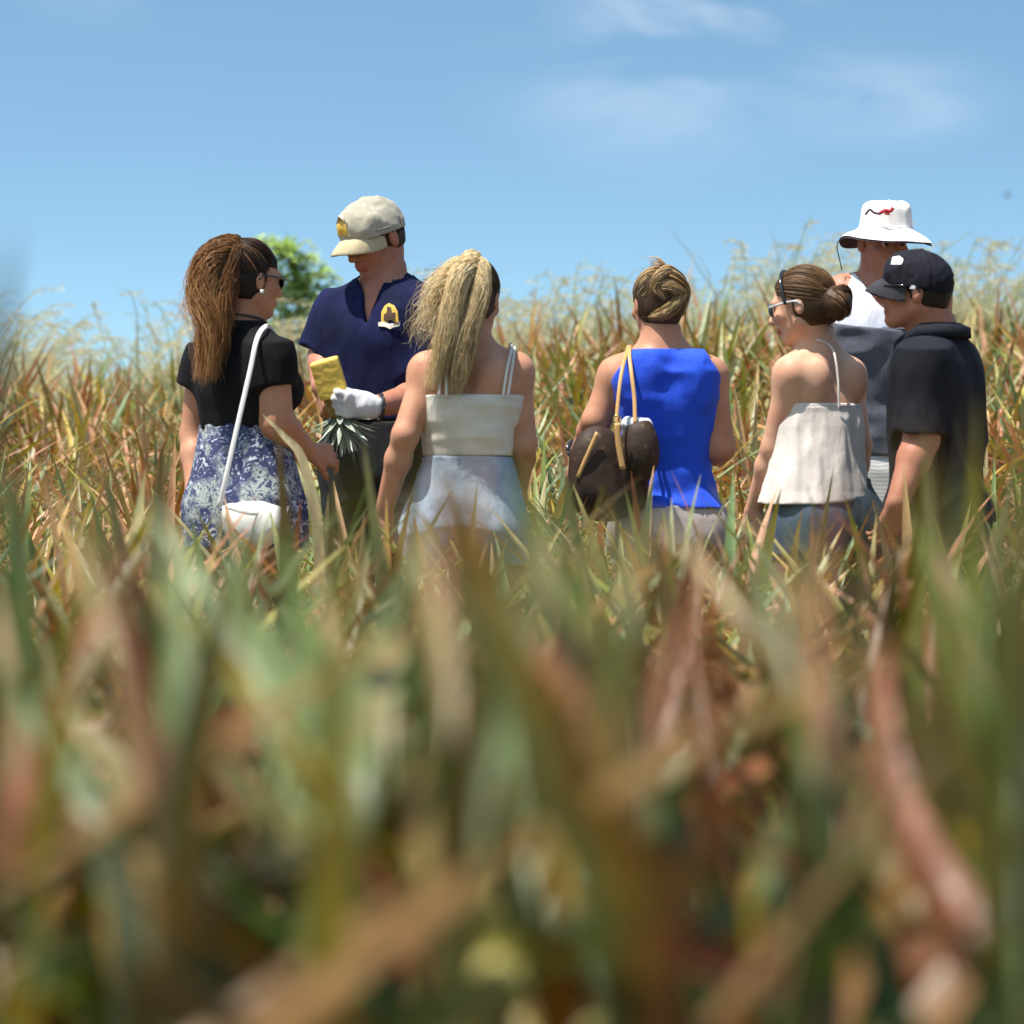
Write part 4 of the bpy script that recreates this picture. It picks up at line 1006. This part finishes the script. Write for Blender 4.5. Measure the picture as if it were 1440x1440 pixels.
# ------------------------------------------------------------------ ground
def ground():
    ys = np.concatenate([np.arange(-6, 26, .25), np.geomspace(26, 4000, 40)]); xs = np.concatenate([-np.geomspace(2500, 7, 26), np.arange(-6.5, 6.6, .25), np.geomspace(7, 2500, 26)])
    X, Y = np.meshgrid(xs, ys, indexing='ij'); Z = ground_z(X, Y)
    v = np.stack([X, Y, Z], -1).reshape(-1, 3); nx, ny = X.shape
    i, j = np.meshgrid(np.arange(nx-1), np.arange(ny-1), indexing='ij'); i = i.ravel(); j = j.ravel()
    q = np.stack([i*ny+j, (i+1)*ny+j, (i+1)*ny+j+1, i*ny+j+1], 1)
    m, nt, p, out = new_mat('red_soil')
    c = ramp(nt, noise(nt, 3, 6, .65), [(.3, (.10, .045, .022)), (.55, (.17, .085, .04)), (.75, (.26, .18, .09))])
    nt.links.new(c, p.inputs['Base Color']); p.inputs['Roughness'].default_value = .95; bump(nt, p, noise(nt, 14, 6), .8, .03)
    tag(link('ground', mesh_np('ground', v, q, m)), kind='structure')
ground()

# ------------------------------------------------------------------ pineapple plants
GRN = [(.15, .22, .09), (.22, .30, .17), (.30, .38, .24), (.10, .145, .045), (.19, .24, .06)]
OLV = [(.26, .24, .03), (.38, .29, .03), (.20, .16, .02), (.42, .33, .07)]
RED = [(.52, .24, .14), (.36, .14, .07), (.60, .33, .22), (.24, .09, .04)]
DRY = [(.52, .35, .15), (.66, .52, .28), (.44, .27, .08), (.56, .30, .13)]
def rosette(seed, mix, n=42, H=.8, fruit=False, dark=1., wide=1., stem=.42, short=1.):  # dark: deep shade among the near rows, put into the leaf colours
    rs = np.random.default_rng(seed); mb = MB()
    for i in range(n):
        t = i/n; az = i*2.39996+rs.normal(0, .2); L = H*short*(.66+.5*math.sin(math.pi*min(1, .12+t*.9)))*rs.uniform(.75, 1.2)
        inc = math.radians(14+84*t**.5+rs.normal(0, 15)); droop = (.1+.9*t)*rs.uniform(.4, 1.7)*(2.2 if rs.random() < .15 else 1)
        d = V(math.cos(az), math.sin(az), 0); b = d*.03+V(0, 0, .05+(stem-.05)*(1-t))
        a0 = inc; pts = [b]; seg = 9
        for k in range(seg-1):
            a = a0+droop*(k/(seg-1))**1.6; pts.append(pts[-1]+(d*math.sin(a)+V(0, 0, math.cos(a)))*L/(seg-1))
        pts = np.array(pts); side = V(-d[1], d[0], 0); pts = pts+side*(np.linspace(0, 1, seg)**2*rs.normal(0, .07))[:, None]
        pts[:, 2] = np.maximum(pts[:, 2], .02)
        u = rs.random(); 
        if t < .35: pal = GRN if u < mix[0] else (OLV if u < mix[0]+.3*mix[1] else RED)
        elif t < .75: pal = GRN if u < mix[0]*.6 else (OLV if u < mix[0]*.6+mix[1] else (RED if u < .82 else DRY))
        else: pal = DRY if u < .45 else (RED if u < .45+mix[2] else OLV)
        if dark < 1 and pal is DRY: pal = [(.40, .28, .10), (.34, .18, .09), (.50, .36, .14)]
        c0 = np.array(pal[rs.integers(len(pal))])*(1.35 if dark < 1 and pal is GRN else 1); u2 = rs.random()
        tipp = RED if u2 < .17 else (OLV if u2 < .5 else DRY if u2 < .75 else None)
        c1 = c0*1.1 if tipp is None else .45*c0+.55*np.array(tipp[rs.integers(len(tipp))])
        if dark < 1: c0 = satur(c0, 1.3); c1 = satur(c1, 1.3)
        leaf(mb, None, rs.uniform(.028, .043)*wide, c0*rs.uniform(.8, 1.2)*dark, c1*rs.uniform(.85, 1.2)*dark, seg, rs.uniform(.25, .6), tuple(V(0, 0, 1)+d*.01), rs.normal(0, .35), smp=pts)
    # dry litter leaves round the foot
    for i in range(26 if dark == 1. else 8):
        az = rs.random()*6.28; d = V(math.cos(az), math.sin(az), 0); r = rs.uniform(.04, .26); s = V(-d[1], d[0], 0); z0 = rs.uniform(.08, stem+.12); a = rs.normal(0, .9); L = rs.uniform(.10, .24)
        e = d*math.cos(a)*L+V(0, 0, math.sin(a)*L); k = s*rs.normal(0, .05); pal = DRY if rs.random() < .5 else (RED if rs.random() < .6 else OLV)
        leaf(mb, [d*r+V(0, 0, z0), d*r+V(0, 0, z0+.02)+e*.5+k, d*r+V(0, 0, z0)+e+k*2.5-V(0, 0, rs.uniform(0, .06))], rs.uniform(.016, .030), np.array(pal[rs.integers(4)])*dark, np.array(DRY[rs.integers(4)])*dark, 6, .5, tuple(rs.normal(0, 1, 3)))
    for i in range(5):
        az = rs.random()*6.28; d = V(math.cos(az), math.sin(az), 0); r = rs.uniform(.1, .3); s = V(-d[1], d[0], 0)
        leaf(mb, [d*r+V(0, 0, .12), d*(r+.15)+s*.05+V(0, 0, .10), d*(r+.34)+s*.12+V(0, 0, .03)], .03, DRY[rs.integers(4)], DRY[rs.integers(4)], 6, .4)
    tube(mb, [(0, 0, -.05), (0, 0, .12), (0, 0, .28)], [.035, .04, .02], 5, 6, (.25, .15, .07))
    return mb
KINDS = [('green', (.90, .08, .1)), ('grey-green', (.85, .05, .15)), ('olive', (.35, .5, .15)), ('golden', (.25, .4, .1)), ('copper-red', (.3, .15, .5)), ('straw-tipped', (.45, .2, .25))]
PROT = []
for i in range(12):
    k = i % 6; mb = rosette(100+i, KINDS[k][1], 54 if i < 6 else 62, .44 if i % 2 else .50, stem=.36, wide=.86)
    PROT.append((KINDS[k][0], mb.mesh('pineapple_plant', LEAFM), mb))
for i in range(4):      # broader-leaved plants of the near rows, foreground shade painted into leaf colours
    mb = rosette(140+i, ((.75, .15, .1), (.5, .4, .1), (.6, .2, .2), (.3, .6, .1))[i], 38, .66, dark=.31, wide=1.1, stem=.40)
    PROT.append((('dark green', 'olive green', 'reddish green', 'dull olive')[i], mb.mesh('pineapple_plant', LEAFM), mb))
ZTOP = [float(np.vstack(p[2].v)[:, 2].max()) for p in PROT]; print('tops', [round(z, 2) for z in ZTOP])
PEOPLE = [(at(345, 700, 9.8), 'the ponytailed woman in black'), (at(540, 600, 10.4), 'the guide in navy'), (at(655, 700, 9.6), 'the blonde woman'), (at(930, 700, 10.), 'the woman in blue'),
          (at(1158, 700, 9.7), 'the woman in the halter top'), (at(1240, 600, 10.75), 'the man in the white hat'), (at(1322, 700, 9.45), 'the man in the black cap')]
rs = np.random.default_rng(5); spots = []
y = 1.9; row = 0
while y < 19.0:
    dx = .40 if y < 10 else .32; half = .153*y+1.4
    x = -half+(row % 2)*dx/2
    while x < half:
        px, py = x+rs.normal(0, .05), y+rs.normal(0, .05)
        near = min(math.hypot(px-p[0][0], py-p[0][1]) for p in PEOPLE)
        lane = False
        if near > .34 and not lane: spots.append((px, py, near, int(rs.integers(12)), rs.random()*6.28, rs.uniform(.88, 1.12)))
        if spots and (y < 6.2 or (y < 7.4 and spots[-1][3] % 2)): spots[-1] = spots[-1][:3]+(12+spots[-1][3] % 4,)+spots[-1][4:]
        x += dx
    y += .40 if y < 10 else .32; row += 1
def inview(x, y, m=.3): return abs(x) < .153*y+m
def rs_s(x, y): return 1.0+.22*math.sin(x*7.3+y*5.1)*math.sin(x*3.7-y*4.3)
def plant_scale(x, y, near, s, var=0):
    if near < .75: s *= .78+.2*near
    if y < 3.8: s *= 1.12
    if y > 11: s *= rs_s(x, y)
    if 6 < y < 9.4: s *= 1.33
    if y < 9.4:
        lim = CAMZ+(.03+.11*((s*37) % 1)) if y > 5 else (CAMZ+.0+.15*((s*53) % 1) if y > 3.1 else CAMZ-.02+.09*((s*53) % 1)); s = min(s, (lim-float(ground_z(x, y)))/ZTOP[var])
    if 4.5 < y < 6.5: s *= 1.08
    if 6.5 < y < 9.6: s *= 1.0
    return s
iv = sorted([s for s in spots if inview(s[0], s[1])], key=lambda s: s[1])
chosen = iv[:282]; chosen_set = set(id(s) for s in chosen); rest = [s for s in spots if id(s) not in chosen_set]
print('plants in view', len(iv), 'all', len(spots))
NAMESX = [(120, 'at the left edge'), (262, 'left of the ponytailed woman'), (430, 'by the ponytailed woman'), (600, 'by the guide'), (745, 'by the blonde woman'), (830, 'left of the woman in blue'),
          (1010, 'by the woman in blue'), (1075, 'right of the woman in blue'), (1215, 'by the woman in halter top'), (1385, 'by the man in the black cap'), (9999, 'at the right edge')]
def band(y):
    return ('', 'in the blurred front below') if y < 4.2 else ('', 'in the nearer rows below') if y < 6.4 else ('', 'in rows just below') if y < 9.2 else ('', 'at the waist of') if y < 11 else ('', 'low on the slope behind') if y < 13.5 else ('', 'midway upslope behind') if y < 16 else ('', 'near the crest behind')
ORD = ['first', 'second', 'third', 'fourth', 'fifth', 'sixth', 'seventh', 'eighth', 'ninth', 'tenth', 'eleventh', 'twelfth']
keyed = {}
for s in chosen:
    px = 720+s[0]/s[1]*FPX; zone = next(n for lim, n in NAMESX if px < lim)
    adj, bnd = band(s[1]); z2 = zone.replace('by ', '', 1) if zone.startswith('by ') else zone
    bb = bnd if zone.startswith('by ') else ' '.join(bnd.split()[:-1])
    keyed.setdefault((PROT[s[3]][0], bb, z2), []).append(s)
for (kn, bb, z2), L in keyed.items():
    L.sort(key=lambda s: s[0]/s[1])
    for k, s in enumerate(L):
        x, y_, near, var, rot, sc = s
        o = bpy.data.objects.new('pineapple_plant', PROT[var][1]); COL.objects.link(o)
        z = plant_scale(x, y_, near, sc, var); o.location = (x, y_, float(ground_z(x, y_))-.01); o.rotation_euler = (0, 0, rot); o.scale = (z,)*3
        pre = '' if len(L) == 1 else (ORD[k]+' from left ')
        z2 = z2.replace('left of the woman in blue', 'left of woman in blue').replace('right of the woman in blue', 'right of woman in blue')
        bb2 = bb[:-3] if bb.endswith(' of') and not z2.startswith('the') else bb
        tag(o, f'{kn} pineapple plant, {pre}{bb2} {z2}'.replace('woman in halter top', 'halter woman').replace('man in the black cap', 'black-capped man').replace('  ', ' '), 'plant', 'pineapple plants filling the field')
# everything past the first few hundred is one mass
allm = MB()
for x, y_, near, var, rot, sc in rest:
    z = plant_scale(x, y_, near, sc, var); src = PROT[var][2]; v = np.vstack(src.v); q = np.vstack(src.q); c = np.vstack(src.c)
    cr_, sr = math.cos(rot), math.sin(rot); v = v*z; v = np.stack([v[:, 0]*cr_-v[:, 1]*sr+x, v[:, 0]*sr+v[:, 1]*cr_+y_, v[:, 2]+float(ground_z(x, y_))-.01], 1)
    allm.add(v, q, c)
tag(link('pineapple_field', allm.mesh('pineapple_field', LEAFM)), 'far rows and margins of the pineapple field merging into one mass', 'field plants', kind='stuff')

# ------------------------------------------------------------------ foreground plants with the leaves the photo shows
def hero(name_label, base, leaves, fill=26, H=.6, seed=1, kind=(.6, .2, .2), fruits=()):
    mb = rosette(seed, kind, fill, H, dark=.38, wide=1.2, stem=.3); b = np.array([base[0], base[1], float(ground_z(base[0], base[1]))])  # fill leaves get the same foreground shade painted into their colour
    for (pts, d, wpx, c0, c1) in leaves:           # pts from foot to tip; wpx = width in photo pixels
        n = len(pts); dd = np.linspace(d[0], d[1], n); P = np.array([at(px, py, q) for (px, py), q in zip(pts, dd)])-b
        w_ = wpx*.78/FPX*np.mean(d); c0 = satur(c0, 1.3)*.42; c1 = satur(c1, 1.25)*.58
        foot = V(0, 0, .12)
        P = np.vstack([foot, P]); leaf(mb, list(P), w_, c0, c1, 18, .35, (.1, -1, .15), shape=.8)
    o = link('pineapple_plant', mb.mesh('pineapple_plant', LEAFM), None, tuple(b))
    tag(o, name_label, 'plant', 'pineapple plants filling the field')
    for k, (px, py, d, r) in enumerate(fruits):
        c = at(px, py, d); fm = plain('unripe_fruit', (.34, .29, .08), .5, vary=.3, scale=30)
        tube_ = [cone(V(*(b+V(0, 0, .15))), c-V(0, 0, r), .014, .014, .01)]
        v, q = field([ell(c, V(r, r, r*1.25), None, .01)]+tube_, .006, 0, None, lambda Q: .004*np.sin(Q[..., 0]*160)*np.sin(Q[..., 2]*160))
        link('fruit', mesh_np('fruit', v-b, q, fm), o)
G1 = (.22, .28, .12); G2 = (.34, .42, .22); G3 = (.14, .19, .05); GY = (.30, .35, .26); OB = (.30, .22, .09); TN = (.46, .34, .17); PK = (.46, .22, .15); RD = (.40, .12, .07); PB = (.36, .21, .13); GO = (.52, .33, .09); CR = (.62, .52, .30)
hero('large blurred green plant low in the middle left of the foreground', (-.12, 2.6), [
    ([(470, 1300), (430, 1100), (330, 900), (205, 705)], (2.6, 2.9), 95, G3, G2),
    ([(480, 1250), (440, 1000), (340, 860), (330, 760)], (2.6, 3.3), 75, G1, G1),
    ([(500, 1200), (470, 1000), (420, 860), (398, 742)], (2.6, 3.2), 60, G1, G3),
    ([(500, 1230), (500, 1000), (548, 860), (612, 735)], (2.6, 3.0), 58, G2, G2),
    ([(520, 1250), (520, 1080), (540, 960), (578, 850)], (2.6, 2.8), 85, G2, CR),
    ([(490, 1260), (430, 1130), (390, 1040), (350, 930)], (2.5, 2.7), 80, G2, G2),
    ([(500, 1300), (400, 1160), (300, 1060), (190, 1000)], (2.5, 2.6), 70, G1, OB),
    ([(520, 1300), (560, 1150), (600, 1060), (650, 1030)], (2.5, 2.5), 75, GY, TN),
    ([(500, 1290), (450, 1200), (380, 1210), (250, 1230)], (2.4, 2.2), 60, G1, CR),
    ([(500, 1290), (400, 1040), (290, 900), (210, 830)], (2.5, 2.9), 60, G3, OLV[1]),
    ([(500, 1280), (490, 1060), (470, 930), (447, 800)], (2.6, 3.1), 52, TN, CR)], 30, .55, 301, (.85, .1, .1), ())
hero('tall blurred plant right of centre with a long brown leaf arching to the left', (.39, 2.7), [
    ([(1390, 1420), (1250, 1220), (1130, 1000), (1030, 850), (925, 722)], (2.7, 3.0), 72, OB, TN),
    ([(1420, 1350), (1408, 1180), (1380, 1000), (1345, 860), (1322, 775)], (2.7, 2.9), 78, RD, PK),
    ([(1400, 1400), (1330, 1250), (1262, 1120), (1240, 1000), (1248, 905)], (2.6, 2.8), 85, PK, PK),
    ([(1420, 1300), (1360, 1000), (1310, 850), (1290, 690)], (2.7, 3.1), 80, G3, G3),
    ([(1400, 1330), (1250, 1200), (1190, 1080), (1165, 930)], (2.8, 3.0), 60, G1, G3),
    ([(1400, 1300), (1340, 1000), (1300, 800), (1282, 575)], (1.9, 1.5), 60, G1, TN),
    ([(1460, 1300), (1450, 1000), (1432, 820), (1418, 620)], (2.2, 2.1), 80, GY, PB),
    ([(1400, 1420), (1240, 1330), (1120, 1230), (1030, 1160)], (2.4, 2.4), 65, PB, PK),
    ([(1430, 1200), (1440, 1100), (1430, 950), (1400, 820)], (2.8, 3.1), 60, G3, G1),
    ([(1420, 1420), (1400, 1340), (1440, 1290), (1470, 1180)], (2.3, 2.3), 85, RD, PK)], 24, .5, 302, (.4, .25, .4))
hero('blurred clump of brown and grey-green blades left of the long arching leaf', (.12, 2.35), [
    ([(930, 1330), (860, 1180), (745, 960), (660, 800), (604, 560)], (2.2, 1.9), 85, PB, OB),
    ([(900, 1400), (800, 1100), (700, 850), (640, 590)], (1.9, 1.45), 75, OB, TN),
    ([(860, 1400), (760, 1100), (690, 900), (668, 700)], (1.9, 1.6), 70, G1, G2),
    ([(930, 1400), (1010, 1150), (985, 900), (900, 735)], (2.0, 1.8), 60, PB, PK),
    ([(950, 1350), (900, 1200), (820, 1000), (690, 820), (625, 700)], (2.4, 2.6), 60, OB, PK),
    ([(960, 1320), (930, 1130), (850, 940), (770, 780), (716, 640)], (2.35, 2.5), 60, G1, G3),
    ([(960, 1300), (900, 1100), (820, 900), (760, 790), (735, 690)], (2.4, 2.6), 55, TN, PB),
    ([(880, 1400), (800, 1320), (785, 1200), (778, 1080)], (2.4, 2.5), 60, TN, GO),
    ([(860, 1400), (745, 1300), (725, 1130), (712, 930)], (2.4, 2.6), 60, GY, G1),
    ([(960, 1380), (925, 1250), (900, 1130), (890, 1020)], (2.4, 2.5), 55, G1, G2),
    ([(980, 1380), (1060, 1280), (1090, 1180), (1105, 1070)], (2.4, 2.6), 60, G1, G2),
    ([(900, 1430), (720, 1330), (600, 1220), (500, 1180)], (2.2, 2.2), 60, OLV[2], OLV[0]),
    ([(900, 1420), (1100, 1370), (1180, 1280), (1240, 1230)], (2.2, 2.3), 70, RD, PK)], 22, .5, 303, (.35, .4, .3), ((690, 1400, 2.3, .024), (640, 1075, 2.9, .014)))
hero('blurred plant at the lower left with grey-green and pink leaves', (-.30, 2.5), [
    ([(180, 1300), (120, 1120), (50, 1020), (-30, 900)], (2.5, 2.6), 55, GY, G2),
    ([(300, 1420), (230, 1330), (170, 1240), (90, 1190)], (2.2, 2.2), 100, G1, GY),
    ([(40, 1250), (60, 1080), (110, 920), (185, 775)], (2.5, 2.8), 75, PK, PK),
    ([(30, 1300), (20, 1100), (10, 960), (-10, 800)], (2.5, 2.8), 60, PK, TN),
    ([(200, 1350), (190, 1180), (140, 1060), (80, 960)], (2.4, 2.5), 48, G1, CR),
    ([(130, 1400), (60, 1380), (40, 1300), (-20, 1230)], (2.1, 2.1), 60, G2, G1),
    ([(130, 1420), (100, 1400), (60, 1350), (20, 1290)], (2.1, 2.1), 45, (.25, .32, .03), (.35, .42, .04)),
    ([(200, 1400), (260, 1250), (350, 1200), (440, 1190)], (2.3, 2.3), 55, OB, CR),
    ([(160, 1300), (230, 1050), (290, 960), (330, 940)], (2.7, 2.9), 50, TN, GO)], 26, .5, 304, (.6, .25, .2))
hero('plant behind the lower-left one whose thin grey leaf tip rises into the sky', (-.34, 2.2), [
    ([(-140, 1400), (-60, 900), (-10, 560), (4, 440), (20, 325)], (2.15, 2.0), 62, (.16, .13, .14), (.16, .13, .14))], 12, .3, 305, (.6, .2, .2))

rh = np.random.default_rng(21)
for lab, bx, by, tips in (('blurred near plant sending tall tips across the hips of the blonde woman', 640, 2.0, [(560, 715), (612, 668), (676, 640), (735, 668), (790, 720), (530, 770), (705, 760)]),
                          ('blurred near plant with tips in front of the woman in the halter top', 1150, 2.1, [(1060, 760), (1120, 735), (1175, 705), (1232, 672), (1020, 800), (1262, 730), (1100, 800)]),
                          ('blurred near plant with tips crossing the skirt of the ponytailed woman', 250, 2.15, [(150, 740), (215, 722), (262, 760), (318, 745), (60, 690), (105, 655), (370, 790)]),
                          ('blurred near plant with tips below the brown shoulder bag', 880, 2.2, [(815, 760), (862, 728), (905, 745), (960, 770), (1000, 790), (840, 800)]),
                          ('blurred near plant at the right edge in front of the man in the black cap', 1400, 1.95, [(1345, 690), (1378, 735), (1425, 660), (1450, 600), (1300, 760), (1405, 800)])):
    LL = []
    for (tx, ty) in tips:
        ty -= 28
        o = (tx-bx)*rh.uniform(.15, .5); pc_ = [(G1, G3), (G3, G1), (OB, TN), (PB, PK), (TN, OB), (GY, G1)][rh.integers(6)]
        LL.append(([(bx+o*.1, 1430), (bx+o*.5+rh.normal(0, 12), 1150), (bx+(tx-bx)*.55+rh.normal(0, 16), 930), (tx, ty)], (by, by+rh.uniform(-.15, .45)), rh.uniform(52, 78), pc_[0], pc_[1]))
    hero(lab, ((bx-720)/FPX*by, by), LL, 12, .42, int(rh.integers(1000)), (.5, .3, .2))

# thin dry leaves between the people and the camera, nearly sharp
def small_leaf(label, pts, d, wpx, c0, c1):
    P = np.array([at(x, y, d) for x, y in pts]); b = V(P[0][0], d, float(ground_z(P[0][0], d)))
    mb = MB(); P = np.vstack([b+V(0, 0, .05), P]); leaf(mb, list(P-b), wpx/FPX*d, c0, c1, 20, .3, (.1, -1, .1))
    tag(link('dry_leaf', mb.mesh('dry_leaf', LEAFM), None, tuple(b)), label, 'leaf')
small_leaf('pale curved dry leaf hooked across the forearm of the woman in black', [(450, 800), (428, 655), (398, 612), (368, 582)], 8.7, 16, TN, CR)
small_leaf('dark upright leaf crossing in front of the navy guide', [(462, 900), (464, 800), (466, 720), (470, 668)], 7.0, 14, (.12, .12, .04), (.16, .12, .04))

# ------------------------------------------------------------------ grass along the crest
def grass():
    rs = np.random.default_rng(77); mb = MB(); cs = [(.58, .54, .32), (.66, .60, .38), (.40, .46, .20), (.72, .66, .46), (.34, .40, .15)]
    for i in range(2900):
        y = rs.uniform(18.9, 22.5); x = rs.uniform(-1, 1)*(.153*y+1.2); z = float(ground_z(x, y)); h = rs.uniform(.62, 1.06)*(1+.10*math.sin(x*2.1+4)+.14*math.sin(x*5.3))
        lean = rs.normal(.22, .22)*h; ly = rs.normal(0, .12); b = V(x, y, z); c = np.array(cs[rs.integers(5)])*rs.uniform(.8, 1.2)
        top = b+V(lean, ly, h); tip = top+V(.13*np.sign(lean)+rs.normal(0, .05), 0, .02+rs.normal(0, .03))
        leaf(mb, [b, b+V(lean*.3, ly*.4, h*.6), top, tip], .008, c*.8, c, 8, .2, (0, -1, .2))
        if rs.random() < .6:      # feathery seed head
            P = spline([b+V(lean*.6, ly*.7, h*.82), top, tip], 12)
            for p in P[2:]:
                for k in range(2):
                    e = p+V(rs.normal(.035, .025), rs.normal(0, .02), rs.normal(-.01, .02)); leaf(mb, [p, (p+e)/2+V(0, 0, .004), e], .006, (.60, .54, .32), (.70, .64, .42), 3, .2, (0, -1, .2))
        for k in range(2):
            az = rs.random()*6.28; L = rs.uniform(.25, .6); e = b+V(math.cos(az)*L*.5, math.sin(az)*L*.5, L); leaf(mb, [b, (b+e)/2+V(0, 0, .06), e], .014, (.24, .30, .10), c, 5, .2, (0, -1, .2))
    tag(link('grass', mb.mesh('grass', leaf_mat('grass_blade', .4, .6))), 'pale feathery windblown grass along the crest of the slope', 'grass', kind='stuff')
grass()

# ------------------------------------------------------------------ young tree behind
def tree():
    D = 20.5; rs = np.random.default_rng(8); base = at(425, 520, D); base[2] = float(ground_z(base[0], D)); A = lambda x, y, dd=0: at(x, y, D+dd)
    root = bpy.data.objects.new('young_tree', None); COL.objects.link(root); root.location = tuple(base)
    tag(root, 'young feathery green tree on the crest left of the guide', 'tree')
    tr = MB(); cr = MB()
    trunk = [base, A(424, 460), A(418, 420), A(412, 380), A(404, 352)]; tube(tr, trunk, [.022, .016, .011, .007, .003], 20, 8, (.2, .16, .1))
    P = spline(trunk, 30)
    cg = [(.33, .44, .14), (.40, .50, .22), (.26, .37, .10), (.46, .55, .30), (.35, .46, .16)]
    tips = [(372, 340), (392, 350), (415, 345), (440, 365), (388, 380), (452, 385), (400, 400), (448, 412), (380, 425), (436, 440), (410, 445), (455, 430), (395, 460), (440, 470), (372, 455), (420, 365), (430, 395), (460, 455), (404, 425), (385, 402)]
    for (tx, ty) in tips:
        t = A(tx, ty+6, rs.normal(0, .18)); s = P[int(np.clip((520-ty)/170*24-3, 3, 27))]; m = (s+t)/2+V(0, 0, .05)
        tube(tr, [s, m, t], [.005, .003, .0015], 8, 5, (.3, .38, .1)); B = spline([s, m, t], 9)
        for b in B[4:]:
            for k in range(2):           # pinnate leaf
                az = rs.random()*6.28; d = nrm(V(math.cos(az), math.sin(az)*.8, rs.normal(.1, .35))); L = rs.uniform(.10, .19); R_ = spline([b, b+d*L*.5+V(0, 0, .02), b+d*L-V(0, 0, .03)], 8)
                sd = nrm(np.cross(d, V(0, 0, 1)))
                c = np.array(cg[rs.integers(5)])*rs.uniform(.75, 1.2)
                for p in R_[1:]:
                    for sg in (-1, 1):
                        e = p+sd*sg*.042+d*.015+V(0, 0, rs.normal(0, .022)); leaf(cr, [p, (p+e)/2, e], .022, c, c*1.1, 4, .1, (0, 0, 1), shape=.6)
    link('trunk', tr.mesh('trunk', plain('bark', (.16, .12, .07), .9), base), root); link('crown', cr.mesh('crown', leaf_mat('tree_leaf', .6, .5), base), root)
tree()
def bird():
    c = at(1416, 275, 70); mb = MB(); s = .75
    tube(mb, [c+V(-.09, 0, 0)*s, c+V(-.03, 0, .005)*s, c+V(.05, 0, 0)*s, c+V(.12, 0, -.01)*s], [.004, .025, .028, .006], 12, 8)
    for sg in (-1, 1):
        leaf(mb, [c+V(.0, 0, .01)*s, c+V(-.02, sg*.10, .05)*s, c+V(.04, sg*.22, .03)*s], .07*s, (1, 1, 1), (1, 1, 1), 8, .1, (1, 0, 0))
    leaf(mb, [c+V(.08, 0, 0)*s, c+V(.13, 0, 0)*s, c+V(.18, 0, 0)*s], .05*s, (1, 1, 1), (1, 1, 1), 5, .1, (0, 0, 1))
    tag(link('bird', mb.mesh('bird', plain('feather', (.05, .045, .045), .8), c), None, tuple(c)), 'tiny dark bird flying in the sky at the upper right', 'bird')
bird()
